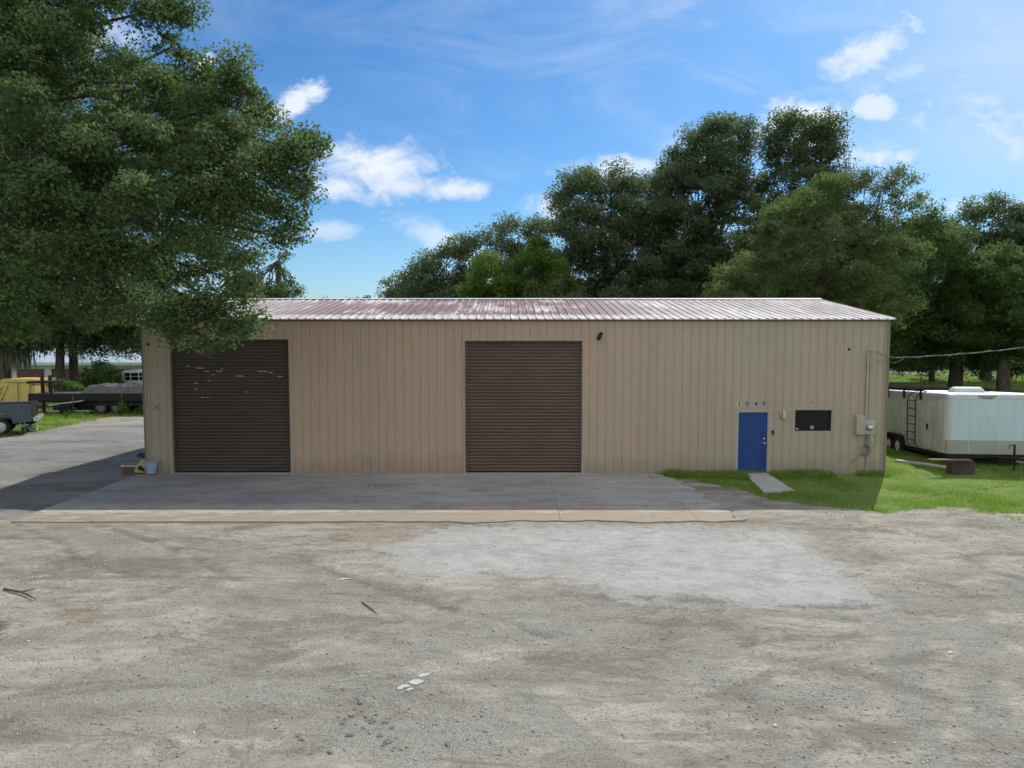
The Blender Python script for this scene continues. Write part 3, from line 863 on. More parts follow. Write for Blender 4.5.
def unit(n, rng):
    v = rng.normal(size=(n, 3)); return v / np.linalg.norm(v, axis=1, keepdims=True)
def leaf_quads(C, L, rng, W=.5, droop=0.):
    n = len(C)
    d = unit(n, rng); d[:, 2] = d[:, 2] * .8 - droop; d /= np.linalg.norm(d, axis=1, keepdims=True)
    u = unit(n, rng); u[:, 2] = np.abs(u[:, 2]) + .35
    s = np.cross(d, u); s /= (np.linalg.norm(s, axis=1, keepdims=True) + 1e-9)
    l = (L * rng.uniform(.6, 1.3, n))[:, None]
    w = l * W
    V = np.stack([C - d * l * .5, C + s * w * .5, C + d * l * .5, C - s * w * .5], 1).reshape(-1, 3)
    Fa = np.arange(n * 4, dtype=np.int32).reshape(n, 4)
    return V, Fa
def crown_points(blobs, lai, leaf, rc, rng, W=.5, hollow=.45, flat=.7, fill=.10):
    """blobs: list (x,y,z,r). returns leaf centres, per leaf random, clump centres"""
    la = leaf * leaf * W * .5
    out = []; rn = []; cl = []
    for (x, y, z, r) in blobs:
        nc = max(5, int(1.9 * (r / rc) ** 2 * rng.uniform(.8, 1.15)))
        dirs = unit(nc, rng)
        rad = r * (hollow + (1.06 - hollow) * rng.random(nc) ** .55) * np.where(rng.random(nc) < .14, rng.uniform(1.05, 1.28, nc), 1.)
        cc = np.array([x, y, z]) + dirs * rad[:, None] * np.array([1, 1, .88])
        nl = lai * PI * r * r / la / nc
        sizes = rc * rng.uniform(.45, 1.5, nc) ** 1.1
        for j in range(nc):
            k = int(nl * (sizes[j] / rc) ** 2 * rng.uniform(.7, 1.2)) + 3
            p = unit(k, rng) * (rng.random(k) ** .6)[:, None] * sizes[j]
            p[:, 2] *= flat
            out.append(cc[j] + p); rn.append(np.clip(rng.random() * .5 + rng.random(k) * .5, 0, .999))
        cl.append(cc)
    if fill:
        for (x, y, z, r) in blobs:
            k = int(lai * PI * r * r / la * fill)
            p = np.array([x, y, z]) + unit(k, rng) * (r * rng.random(k) ** .42)[:, None]
            out.append(p); rn.append(rng.random(k) * .999)
    return np.concatenate(out), np.concatenate(rn), np.concatenate(cl)
def limb(mb, a, b, r0, r1, rnd, n=5, sides=7, sag=.12):
    a = Vector(a); b = Vector(b); L = (b - a).length
    pts = []; rs = []
    for i in range(n + 1):
        t = i / n; p = a.lerp(b, t)
        if 0 < i < n: p += Vector((rnd.uniform(-1, 1), rnd.uniform(-1, 1), rnd.uniform(-.3, 1))) * L * sag * .5
        pts.append(p); rs.append(r0 + (r1 - r0) * t ** .8)
    mb.tube(pts, rs, sides); return pts
def moss_mesh(points, rng, name, parent, lmin=.4, lmax=1.3, per=26, w=.018, spread=.18):
    V = []; 
    for p in points:
        L = rng.uniform(lmin, lmax); k = int(per * (.5 + L))
        for _ in range(k):
            o = np.array(p) + rng.normal(size=3) * spread * np.array([1, 1, .5])
            l = L * rng.uniform(.35, 1); a = rng.uniform(0, PI); s = np.array([math.cos(a), math.sin(a), 0]) * w * rng.uniform(.6, 1.6)
            q = rng.normal(size=3) * .05; q[2] = 0
            V += [o - s * .4, o + s * .4, o + q + s + np.array([0, 0, -l * .55]), o + q * 1.3 + np.array([0, 0, -l])]
    V = np.array(V); Fa = np.arange(len(V)).reshape(-1, 4)
    return np_mesh(name, V, Fa, M['moss'], parent)

def make_tree(name, label, base, blobs, lai=3.0, leaf=.2, rc=.8, mat='oak_dark', cat='tree', trunk_r=.35, fork=.3, seed=1, group=None, bark_m='bark', W=.5, limbs=True, moss=None, hollow=.45, twig=0, droop=0., lean=(0, 0), lr=1., mossprm={}):
    """base = (x,y,z); blobs in world coordinates (x,y,z,r)"""
    rng = np.random.default_rng(seed); rnd = random.Random(seed)
    base = Vector(base)
    t = empty(name, base, 0, label, cat, group)
    bl = [(x - base.x, y - base.y, z - base.z, r) for x, y, z, r in blobs]
    C, rn, cl = crown_points(bl, lai, leaf, rc, rng, W, hollow)
    keep = C[:, 2] > .05; C = C[keep]; rn = rn[keep]
    V, Fa = leaf_quads(C, leaf, rng, W, droop); print('LEAVES', name, len(C))
    np_mesh('crown', V, Fa, LM[mat], t, attrs=dict(rnd=np.repeat(rn, 4)))
    mb = MB()
    zmin = min(b[2] for b in bl); zmax = max(b[2] for b in bl)
    top = Vector((lean[0], lean[1], max(zmin + (zmax - zmin) * fork, 1.2)))
    mid = top * .5 + Vector((rnd.uniform(-.2, .2), rnd.uniform(-.2, .2), 0))
    mb.tube([(0, 0, -.4), (0, 0, .0), (mid.x * .3, mid.y * .3, mid.z * .35), mid, top], [trunk_r * 1.5, trunk_r * 1.25, trunk_r * 1.02, trunk_r * .92, trunk_r * .8], 12)
    if limbs:
        for (x, y, z, r) in bl:
            c = Vector((x, y, z)); dd = (c - top).length
            st = top if z > top.z * .45 else mid
            r0 = min(trunk_r * .5, lr * (.035 + r * .03 + trunk_r * .10))
            pts = limb(mb, st, c, r0, r0 * .35, rnd, 5, 6)
            for _ in range(twig):
                k = rnd.randrange(len(cl)); q = Vector(cl[k])
                if (q - c).length < r * 1.5: limb(mb, pts[rnd.choice((3, 4, 5))], q, r0 * .3, r0 * .08, rnd, 3, 4)
    mb.build('trunk', M[bark_m], t, smooth=True)
    if moss:
        moss_mesh(moss(bl, cl, rng), rng, 'hanging_moss', t, **mossprm)
    return t
def pxblobs(lst, Y, rng, spread=.6, depthdup=1, shrink=.0):
    """lst (px,py,rpx[,dY]) -> world blobs at depth about Y, the crown given real depth by partners behind and before"""
    out = []
    for q in lst:
        px, py, r = q[:3]; dY = q[3] if len(q) > 3 else 0
        y = Y + dY + rng.uniform(-.15, .15) * r / F * Y
        rr = max(r * y / F - shrink, r * y / F * .6)
        c = P(px, py, y); out.append((c.x, c.y, c.z, rr))
        for k in range(depthdup):
            sgn = 1 if k % 2 == 0 else -1
            y2 = y + sgn * rr * rng.uniform(1.1, 1.9) * (spread / .6)
            c2 = P(px, py, y); out.append((c2.x + rng.uniform(-.45, .45) * rr, y2, c2.z - rng.uniform(.1, .6) * rr, rr * rng.uniform(.8, 1.05)))
    return out
G2 = lambda px, Y: (P(px, 384, Y).x, Y, 0)
rg = np.random.default_rng(3)

# --- big live oak on the left: crown spreads from a trunk just outside the frame
near = [
 (15,15,52,15),(75,14,34,15.5),(150,12,38,16),(170,48,30,16),(20,70,55,14.5),(62,62,36,15),(128,82,34,15),(215,92,36,16),(192,60,22,16.5),
 (252,122,36,16),(292,150,30,15.5),(306,172,22,15.2),(280,188,34,15.5),(240,165,48,15),(180,130,52,15.5),(110,135,58,14),(40,140,62,13.5),
 (262,232,36,15.5),(285,238,18,15.8),(215,220,52,15),(150,205,58,14.2),(80,205,60,13.8),(12,215,50,13.2),
 (244,282,26,15),(228,318,24,15),(200,334,21,15),(182,338,17,15.2),(240,325,17,15),(188,300,34,15),(140,275,44,14.5),(90,272,42,14.2),(30,275,45,13.6),
 (8,318,24,15),(50,308,24,15.5),(92,312,22,15),(132,308,24,14.8),(160,318,18,15),
 (40,-60,70,15),(130,-50,60,16),(-60,0,80,15),(-60,120,80,14),(-70,230,70,14),(-50,310,40,15),(60,-150,80,17),(-80,-120,90,17),(150,-110,50,17.5),
 (-180,40,90,17),(-190,180,90,16),(-200,-90,90,18),(-170,290,60,17),(-300,90,90,19),(-310,220,80,19),(-290,-30,80,19)]
back = [
 (20,40,70,22),(60,110,80,21),(150,130,65,21),(215,150,50,20),(255,185,42,19.5),(240,240,40,19),(180,230,55,20),(110,215,65,21),(30,200,75,21),
 (60,285,45,21),(120,280,40,21),(170,285,34,20),(10,290,45,21),(195,110,40,21),(130,70,30,22),(-60,60,90,22),(-60,200,90,22),(-90,-60,90,23),(30,-70,80,22),(-180,100,90,24),(-200,230,80,24),(-250,-20,80,24),
 (90,300,28,26),(20,250,50,26),(150,200,60,25),(70,160,70,26),(205,190,45,24)]
ob = []
for (px, py, r, Y) in near + back:
    c = P(px, py, Y); ob.append((c.x, c.y, c.z, r * Y / F))
def oak_moss(bl, cl, rng):
    pts = []
    for q in cl:
        d = Vector((q[0] - 15.5, q[1] + 18.6, q[2]))
        if q[2] < 6.4 and q[2] > 4.2 and rng.random() < .12: pts.append((q[0], q[1], q[2] - .1))
        elif rng.random() < .022: pts.append(tuple(q))
    return pts
TB = (-15.6, 18.6, 0)
make_tree('live_oak', 'huge live oak hung with grey moss, low branch drooping over the left roll-up door', TB, ob, lai=3.2, leaf=.092, rc=.40, mat='oak_near', trunk_r=.62, fork=.34, seed=5, hollow=.25, twig=4, lr=.6, W=.55, moss=oak_moss, mossprm=dict(lmin=.2, lmax=.7, per=16, w=.014, spread=.14))

# --- lighter tree whose leaves fill the left edge of the view
yb = []
for (px, py, r, Y) in ((-5,295,30,12.6),(22,272,20,12.8),(14,318,20,12.6),(38,290,14,12.9),(-50,300,40,12.8),(-45,260,36,13),(-90,290,40,13.2),(-60,335,28,12.8),(28,336,12,12.8)):
    c = P(px, py, Y); yb.append((c.x, c.y, c.z, r * Y / F))
make_tree('young_oak', 'lighter green young tree whose leaves fill the left edge below the oak crown', (-11.4, 13.0, 0), yb, lai=2.8, leaf=.085, rc=.28, mat='mid', trunk_r=.10, fork=.25, seed=77, hollow=.25, twig=3, W=.55, lr=.7)
# --- trees behind the warehouse
T = []
def bgtree(label, trunkpx, Y, lst, mat, seed, leaf=.23, rc=.95, lai=2.7, dup=2, tr=.35, name='oak_tree', twig=1, hollow=.3, droop=0., group='trees behind the warehouse', bark_m='bark', fork=.2, W=.5, moss=None, mossprm={}):
    rng = np.random.default_rng(seed)
    return make_tree(name, label, G2(trunkpx, Y), pxblobs(lst, Y, rng, depthdup=dup, shrink=rc * .2), lai * 1.15, leaf, rc, mat, trunk_r=tr, seed=seed, twig=twig, hollow=hollow, droop=droop, group=group, bark_m=bark_m, fork=fork, W=W, moss=moss, mossprm=mossprm, lr=.55)
bgtree('low dark oak at the left end of the row behind the warehouse roof', 425, 62,
  [(398,290,13),(412,278,14),(432,262,15),(428,285,18),(452,247,15),(468,238,13),(470,262,20),(450,290,22),(490,262,18),(485,235,9),(415,300,20),(480,300,26),(440,318,26)], 'oak_dark', 21, lai=2.5)
bgtree('thin crowned oak rising behind the bright green tree', 500, 66,
  [(500,226,11),(515,222,10),(530,226,13),(545,224,11),(505,243,15),(528,246,16),(545,262,20),(510,272,20),(520,300,26),(550,300,24)], 'oak_dark', 22, lai=2.1)
bgtree('small bright green tree with rounded tufts behind the middle of the roof', 485, 52,
  [(488,262,12),(480,280,14),(468,290,10),(505,278,15),(520,262,12),(536,248,14),(548,268,18),(530,285,18),(548,296,20),(500,300,18),(560,285,14),(476,306,16)], 'bright', 23, leaf=.2, rc=.6, name='bright_green_tree', lai=2.8, tr=.2)
bgtree('yellow green bush topped tree standing left of the tallest oaks', 545, 50,
  [(540,292,14),(528,300,12),(560,300,15),(556,280,12),(575,296,14),(545,312,16)], 'olive', 33, leaf=.18, rc=.6, name='yellow_green_tree', tr=.18)
bgtree('broad dark live oak with a rounded shoulder left of the tallest oak', 610, 58,
  [(572,186,14),(562,200,12),(590,180,15),(615,178,15),(636,186,14),(600,200,24),(575,220,22),(630,212,26),(600,238,30),(570,256,24),(640,246,30),(610,276,30),(580,292,26),(645,286,28),(612,300,28),(575,304,24),(652,200,16),(655,180,9)], 'oak_dark', 24, lai=3.1, tr=.5)
bgtree('tallest dark oak in the row, crown split by a gap of sky', 700, 60,
  [(676,160,17),(668,178,18),(690,144,15),(705,132,14),(722,128,15),(738,126,13),(748,138,9),(742,150,10),(715,150,20),(690,172,22),(725,172,20),(700,200,28),(670,210,24),(735,205,26),(680,240,28),(720,240,30),(690,276,30),(735,275,30),(655,292,28),(720,298,30),(755,295,30),(690,302,30),(655,232,20),(760,244,20)], 'oak_dark', 25, lai=3.1, tr=.55)
bgtree('tall dark oak with a dome shaped top to the right of the sky gap', 800, 61,
  [(782,122,12),(800,120,13),(816,124,13),(828,136,12),(834,150,10),(786,138,14),(806,140,16),(774,152,11),(790,160,18),(820,160,16),(775,178,18),(805,182,22),(835,176,12),(770,205,22),(800,210,26),(830,205,20),(790,240,28),(820,245,28),(770,262,26),(800,285,30),(825,296,28),(775,300,26),(768,140,8)], 'oak_dark', 26, lai=3., tr=.5)
bgtree('feathery olive green tree leaning right in front of the tall oaks', 815, 46,
  [(800,205,20),(780,222,20),(820,188,16),(842,180,14),(860,178,12),(838,204,22),(865,200,16),(885,182,10),(900,172,8),(912,180,6),(918,196,7),(905,205,10),(890,222,16),(810,238,26),(850,240,28),(770,258,22),(790,280,26),(830,280,30),(870,270,26),(750,282,22),(735,292,16),(905,250,16),(875,300,24)], 'olive', 27, leaf=.19, rc=.55, lai=2.2, name='feathery_tree', tr=.3, twig=3, hollow=.3, droop=.35, bark_m='bark_pale', W=.36)
bgtree('pale olive young tree low behind the roof left of the feathery tree', 730, 44,
  [(730,268,14),(745,258,10),(722,284,14),(745,280,16),(760,290,14),(735,300,16),(712,298,12)], 'olive', 28, leaf=.17, rc=.5, lai=2.1, name='young_tree', tr=.15, twig=2, droop=.3, W=.36)
bgtree('dark oak farther back, glimpsed between the tall crowns above the roof', 760, 71,
  [(548,262,20),(556,290,24),(652,222,22),(656,262,26),(654,296,28),(756,236,24),(760,276,28),(757,200,10),(870,240,22),(885,272,26),(925,262,22),(940,290,26),(905,300,26),(860,300,26),(935,232,13),(905,244,18),(815,300,26)], 'oak_dark', 36, lai=2.6, tr=.4)
gR = 'trees on the lawn to the right'
def lowmoss(bl, cl, rng):
    return [tuple(q) for q in cl if rng.random() < .06]
bgtree('dark mossy oak with a thick trunk standing behind the white trailer roof', 955, 56,
  [(930,215,14),(945,232,20),(915,240,20),(940,262,26),(900,268,24),(965,285,24),(925,295,28),(890,300,22),(955,318,24),(905,325,22),(890,352,14),(903,361,12),(928,362,11),(975,363,11),(1010,361,13),(1040,354,18),(990,352,14),(935,338,20),(985,325,22),(888,335,16),(965,345,14),(900,350,12)], 'mid', 29, lai=3., tr=.52, group=gR, fork=.12, moss=lowmoss, mossprm=dict(lmin=.6, lmax=2., per=16, w=.03, spread=.3))
bgtree('far dark oak with a lumpy flat crown against the sky at the right edge', 985, 74,
  [(965,216,11),(980,208,12),(997,206,12),(1012,214,12),(1028,212,14),(955,232,15),(985,230,20),(1012,236,20),(1040,235,22),(965,255,22),(1000,262,24),(1035,265,24),(1060,240,24),(980,290,26),(1020,295,26)], 'oak_dark', 30, lai=2.8, leaf=.26, rc=.95, tr=.5, group=gR)
bgtree('light green maple like tree at the right edge with a thick leaning trunk', 1004, 52,
  [(975,262,16),(995,254,16),(1018,258,16),(1040,256,20),(965,282,18),(990,284,22),(1020,288,24),(960,306,16),(985,312,22),(1015,320,24),(1045,310,30),(1000,340,18),(1030,344,20),(970,334,14),(1070,290,30)], 'mid', 31, leaf=.2, rc=.65, lai=2.9, name='leafy_tree', tr=.45, group=gR, bark_m='bark', fork=.1)
bgtree('slim dark trunked oak farther back on the lawn between the building and the thick trunk', 932, 70,
  [(905,348,14),(925,356,10),(945,358,9),(968,356,12),(990,360,10),(1015,358,12),(905,330,16),(930,325,18),(950,335,14),(915,348,12),(938,350,12),(895,300,20),(925,300,22)], 'oak_dark', 32, leaf=.24, rc=.8, lai=2.6, tr=.28, group=gR, fork=.05)
# --- trees in the yard behind the left drive
gL = 'mossy trees behind the flatbed trailer'
mp = dict(lmin=.6, lmax=2.4, per=16, w=.03, spread=.3)
def leftmoss(bl, cl, rng): return [tuple(q) for q in cl if q[2] < 7.5 and rng.random() < .12]
bgtree('dark mossy tree with a leaning trunk, left one of the close pair', 62, 52,
  [(40,330,16),(60,318,20),(78,330,14),(20,322,18),(50,300,26),(85,305,20),(28,343,10),(80,347,9),(45,344,9),(8,346,10),(45,270,30)], 'oak_dark', 41, tr=.33, group=gL, moss=leftmoss, mossprm=mp, fork=.1, name='mossy_tree')
bgtree('dark mossy tree with a straight trunk, right one of the close pair', 75, 53.5,
  [(100,325,18),(120,335,14),(136,330,16),(95,344,11),(135,345,10),(150,340,12),(110,308,24),(140,305,24),(122,345,8),(165,310,24),(120,275,30)], 'oak_dark', 42, tr=.33, group=gL, moss=leftmoss, mossprm=mp, fork=.1, name='mossy_tree')
bgtree('dark mossy tree above the yellow dumpster at the left edge', 6, 50,
  [(-10,330,18),(12,335,14),(0,312,22),(-40,320,26),(-30,290,30),(14,350,8)], 'oak_dark', 43, tr=.42, group=gL, moss=leftmoss, mossprm=mp, fork=.1, name='mossy_tree')
bgtree('distant oak peeping over the left end of the warehouse roof beside the oak foliage', 281, 50,
  [(258,288,11),(272,290,11),(288,291,9),(298,290,6),(245,280,14),(281,270,6),(282,255,6),(262,305,16),(285,306,14),(240,300,18)], 'mid', 44, leaf=.17, rc=.5, lai=2.4, tr=.24, fork=.9, name='oak_tree', group='trees behind the warehouse')
# --- bush by the storage sheds
def bush(name, label, px, py_base, Y, lst, mat, seed, leaf=.12, rc=.3, lai=3, group=None, z=0.):
    rng = np.random.default_rng(seed)
    b = pxblobs(lst, Y, rng, depthdup=1)
    return make_tree(name, label, G2(px, Y), b, lai, leaf, rc, mat, cat='shrub', trunk_r=.02, fork=.1, seed=seed, twig=1, group=group, lr=.25)
bush('round_shrub', 'round dark green shrub standing behind the flatbed trailer in front of the sheds', 100, 390, 50, [(100,370,10),(90,376,9),(110,376,9),(100,382,12),(88,384,9),(112,384,9)], 'mid', 51, .14, .4)
bush('bright_shrub', 'small bright yellow green shrub between the tree trunks and the round shrub', 83, 390, 51, [(82,383,6),(86,387,6)], 'bright', 52, .12, .3)
wl = [('leafy weed clump under the middle of the flatbed', 112, 41.2, [(112,412,4),(108,415,4),(117,415,4)]),
      ('tallest leafy weed clump under the right end of the flatbed', 121, 40.6, [(122,405,4),(119,411,5),(125,414,5)]),
      ('leafy weed clump against the left corner of the warehouse', 141, 41, [(141,411,4),(137,415,4),(145,415,4)]),
      ('broad leaved weed beside the grey pickup wheel', 2, 32.4, [(1,431,4),(-5,430,6),(8,433,3)]),
      ('low weed clump in front of the dumped junk', 72, 39.6, [(72,414,5),(66,416,4),(79,416,4)]),
      ('vine tangle lying over the left end of the flatbed deck', 62, 43, [(52,386,4),(60,383,5),(68,384,5),(76,387,4)])]
for i, (lb, px, Y, l) in enumerate(wl):
    bush('weed_plant', lb, px, 0, Y, l, 'weed', 60 + i, .13, .22, 2.6, group='weeds along the yard edge')

# --- far woods: one dense mass far off
def far_woods():
    rng = np.random.default_rng(9); bl = []
    for x in np.arange(-150, 190, 4.2):
        for row in range(2):
            y = (101 if x > -5 else 112) + row * 6 + rng.uniform(-2, 2); h = rng.uniform(6, 10) + (3 if row else 0)
            for z in np.arange(1.2, h, 2.6):
                bl.append((x + rng.uniform(-2, 2), y + rng.uniform(-1.5, 1.5), z, rng.uniform(2.3, 3.4)))
    C, rn, cl = crown_points(bl, 2.0, .55, 1.3, rng, .55, .4)
    V, Fa = leaf_quads(C[C[:, 2] > 0], .55, rng, .55)
    o = np_mesh('distant_woods', V, Fa, LM['woods'], attrs=dict(rnd=np.repeat(rn[C[:, 2] > 0], 4)))
    tag(o, 'dark belt of distant woods beyond the lawn and the sheds', 'woods', kind='stuff')
far_woods()

# --- grass blades
def blades(name, label, polys, n, hmin, hmax, w, seed, zfn=0., mat='grass', avoid=()):
    rng = np.random.default_rng(seed); px = []; py = []
    for poly, cnt in zip(polys, n):
        xs = [p[0] for p in poly]; ys = [p[1] for p in poly]
        X = rng.uniform(min(xs), max(xs), cnt * 3); Y = rng.uniform(min(ys), max(ys), cnt * 3)
        k = inside(X + (fnoise(X, Y, 1.7, 401) - .5) * .9, Y + (fnoise(X, Y, 1.7, 402) - .5) * .7, poly)
        thin = fnoise(X, Y, 1.1, 91, 5) + rng.normal(size=len(X)) * .09 > .49
        k &= thin
        for a in avoid: k &= ~inside(X, Y, a)
        X = X[k][:cnt]; Y = Y[k][:cnt]; px.append(X); py.append(Y)
    X = np.concatenate(px); Y = np.concatenate(py); m = len(X)
    hh = rng.uniform(hmin, hmax, m) * (.5 + 1.0 * fnoise(X, Y, 1.3, 55)); a = rng.uniform(0, 2 * PI, m)
    dx = np.cos(a) * w; dy = np.sin(a) * w; b = rng.uniform(0, 2 * PI, m); ln = hh * rng.uniform(.1, .7, m)
    Z = np.full(m, -.02)
    V = np.stack([np.stack([X - dx, Y - dy, Z], 1), np.stack([X + dx, Y + dy, Z], 1), np.stack([X + np.cos(b) * ln, Y + np.sin(b) * ln, Z + hh], 1)], 1).reshape(-1, 3)
    Fa = np.arange(m * 3).reshape(m, 3)
    o = np_mesh(name, V, Fa, M[mat], attrs=dict(rnd=np.repeat(rng.random(m), 3)))
    return tag(o, label, 'grass', kind='stuff')
LM['grass'] = leaf_mat('grass_blades', (.14, .24, .035), (.23, .33, .06), (.36, .35, .16), .5, .6, .2, 1.6)
M['grass'] = LM['grass']
BF = [(XL - .1, D - .02), (XR + .1, D - .02), (XR + .1, D + 12), (XL - .1, D + 12)]
nearR = gp([(664, 475.5), (700, 484), (735, 488), (765, 501), (800, 506), (850, 509), (880, 513), (935, 507), (990, 513), (1060, 517)]) + [(26, 17.5), (26, 34), (XR, 34), (XR + .1, D), (5.2, D)]
blades('grass', 'green lawn grass growing along the right of the warehouse and around the trailer', [nearR], [130000], .05, .13, .009, 71, avoid=[PATH_OUT, BF])
wallR = gp([(655, 475), (700, 479), (740, 480.5)]) + [(XR + .2, D - .45), (XR + .2, D), (5.0, D)]
blades('tall_grass', 'taller unmown grass against the foot of the right half of the warehouse wall', [wallR], [9000], .12, .24, .010, 72, avoid=[PATH_OUT])
nearL = gp([(-60, 447), (0, 438), (45, 430), (85, 423), (110, 417), (150, 416)]) + [(-14, 42), (-14, 50), (-60, 50), (-60, 30)]
blades('weedy_grass', 'weedy grass strip along the left edge of the drive under the flatbed trailer', [nearL], [80000], .06, .26, .016, 73)
farR = [(XR + .5, 34), (26, 34), (60, 50), (90, 84), (14, 84)]
blades('lawn', 'sunlit far lawn beyond the white trailer', [farR], [50000], .1, .2, .03, 74)
sparse = gp([(730, 492), (880, 514), (1024, 516), (1024, 530), (880, 526), (760, 512)])
blades('sparse_grass', 'thin grass tufts sprouting in the gravel in front of the lawn', [sparse], [2600], .03, .09, .009, 75)

# --- gravel stones lying on the ground
def stones():
    rng = np.random.default_rng(8)
    def ring(n):
        V = np.array([[1,0,0],[0,1,0],[-1,0,0],[0,-1,0],[0,0,.8],[0,0,-.8]], float)
        return V
    base = ring(0); faces = np.array([[0,1,4],[1,2,4],[2,3,4],[3,0,4],[1,0,5],[2,1,5],[3,2,5],[0,3,5]])
    n = 36000
    Y = 6.2 + 13.5 * rng.random(n) ** 1.3; X = rng.uniform(-1, 1, n) * (Y * .78)
    dens = fnoise(X, Y, .7, 64) + .25 * ell_mask(X, Y, ells_dark) - .35 * inside(X, Y, pale_poly)
    k = (dens + rng.normal(size=n) * .12 > .5) & ~inside(X, Y, APRON_OUT)
    X = X[k]; Y = Y[k]; n = len(X)
    s = .006 + .018 * rng.random(n) ** 5
    ang = rng.uniform(0, 2 * PI, n); ca, sa = np.cos(ang), np.sin(ang)
    B = base[None] * (1 + rng.uniform(-.35, .35, (n, 6, 1))) * s[:, None, None] * np.stack([rng.uniform(.7, 1.4, n), rng.uniform(.7, 1.2, n), rng.uniform(.45, .8, n)], 1)[:, None, :]
    x = B[..., 0] * ca[:, None] - B[..., 1] * sa[:, None] + X[:, None]; y = B[..., 0] * sa[:, None] + B[..., 1] * ca[:, None] + Y[:, None]
    zz = B[..., 2] + ground_z(X, Y)[:, None] + s[:, None] * .2
    V = np.stack([x, y, zz], -1).reshape(-1, 3)
    Fa = (faces[None] + (np.arange(n) * 6)[:, None, None]).reshape(-1, 3)
    m, nt, out = new_mat('gravel_stones')
    a = nt.attr('rnd'); c = nt.mix(a, (.17, .17, .16), (.42, .415, .39)); c = nt.mix(nt.ramp(a, .93, .97), c, (.6, .6, .57))
    principled(nt, out, c, .85, 0, .2)
    o = np_mesh('gravel', V, Fa, m, attrs=dict(rnd=np.repeat(rng.random(n), 6)))
    tag(o, 'loose grey gravel stones scattered over the dirt yard', 'gravel', kind='stuff')

# ------------------------------------------------------------------ height of the yard at a point
_gr = bpy.data.objects['ground'].data
_gco = np.empty(len(_gr.vertices) * 3, dtype=np.float32); _gr.vertices.foreach_get('co', _gco); _gco = _gco.reshape(-1, 3)
_gxs = np.unique(_gco[:, 0]); _gys = np.unique(_gco[:, 1]); _gz = _gco[:, 2].reshape(len(_gys), len(_gxs))
def ground_z(X, Y):
    X = np.atleast_1d(X); Y = np.atleast_1d(Y)
    i = np.clip(np.searchsorted(_gxs, X) - 1, 0, len(_gxs) - 2); j = np.clip(np.searchsorted(_gys, Y) - 1, 0, len(_gys) - 2)
    fx = (X - _gxs[i]) / (_gxs[i + 1] - _gxs[i]); fy = (Y - _gys[j]) / (_gys[j + 1] - _gys[j])
    return (_gz[j, i] * (1 - fx) + _gz[j, i + 1] * fx) * (1 - fy) + (_gz[j + 1, i] * (1 - fx) + _gz[j + 1, i + 1] * fx) * fy
stones()

def rock_mesh(name, mat, s, seed, flat=.6):
    rnd = random.Random(seed); bm = bmesh.new(); bmesh.ops.create_icosphere(bm, subdivisions=2, radius=1)
    for v in bm.verts:
        d = v.co.normalized(); k = 1 + .28 * math.sin(3 * d.x + seed) * math.cos(4 * d.y + seed * 2) + rnd.uniform(-.10, .10)
        v.co = Vector((d.x * k * 1.2, d.y * k * .9, max(d.z, -.5) * k * flat)) * s
    me = bpy.data.meshes.new(name); bm.to_mesh(me); bm.free(); me.materials.append(mat)
    return me
rkm = worn('dark_stone', (.13, .128, .12), (.24, .23, .21), .9, 14)
rks = [rock_mesh('rock', rkm, .05, i) for i in range(4)]
rl = [(357,698),(352,715),(366,716),(349,713),(356,724),(371,705),(384,745),(397,738),(301,740),(298,736),(388,742),(448,743),(366,692),(362,710),(276,728),(330,752),(372,722),(345,718),(360,703),(368,720),(355,708),(343,722),(376,714),(363,728),(380,735),(350,735),(392,728),(340,705),(374,697),(385,722)]
for i, (px, py) in enumerate(rl):
    g = G(px, py); o = bpy.data.objects.new('rock', rks[i % 4]); COL.objects.link(o)
    s = random.uniform(.4, .95); o.scale = (s, s, s); o.rotation_euler = (0, 0, random.uniform(0, 6)); o.location = (g.x, g.y, float(ground_z(g.x, g.y)[0]) - .004)
    tag(o, 'small dark rubble stone lying in the dark gravel patch at the bottom of the yard', 'stone', 'dark stones in the yard')
cm = worn('white_concrete_chip', (.44, .44, .41), (.34, .335, .31), .85, 6)
def chip(px, py, w, h, rz, seed, label):
    rnd = random.Random(seed); g = G(px, py); n = 7
    pr = []
    for k in range(n):
        t = 2 * PI * k / n + rnd.uniform(-.25, .25); q = rnd.uniform(.75, 1.1); pr.append((w * math.cos(t) * q, h * math.sin(t) * q))
    mb = MB(); mb.prism(pr, -.01, .016, 'z'); o = mb.build('concrete_fragment', cm, bevel=.005)
    o.location = (g.x, g.y, float(ground_z(g.x, g.y)[0])); o.rotation_euler = (0, 0, rz)
    tag(o, label, 'concrete fragment', 'white concrete fragments in the yard')
chip(416, 683, .11, .09, .3, 1, 'largest pale concrete fragment of the broken row in the yard')
chip(424, 676, .10, .05, .5, 2, 'pale concrete fragment at the upper right end of the broken row')
chip(405, 687, .07, .05, .2, 3, 'pale concrete fragment just left of the largest one')
chip(410, 690, .06, .035, .7, 4, 'thin pale concrete fragment below the largest one')
chip(400, 689, .045, .05, .1, 5, 'small pale concrete fragment at the lower left end of the broken row')
chip(344, 577, .16, .04, .2, 6, 'flat pale concrete flake alone in the yard left of centre')
chip(293, 511, .2, .1, .2, 7, 'white chip lying on the front edge of the concrete apron')
chip(775, 726, .03, .03, 0, 8, 'tiny white chip alone in the foreground right of centre')
chip(950, 653, .05, .04, .1, 9, 'tiny white chip alone near the right edge of the yard')
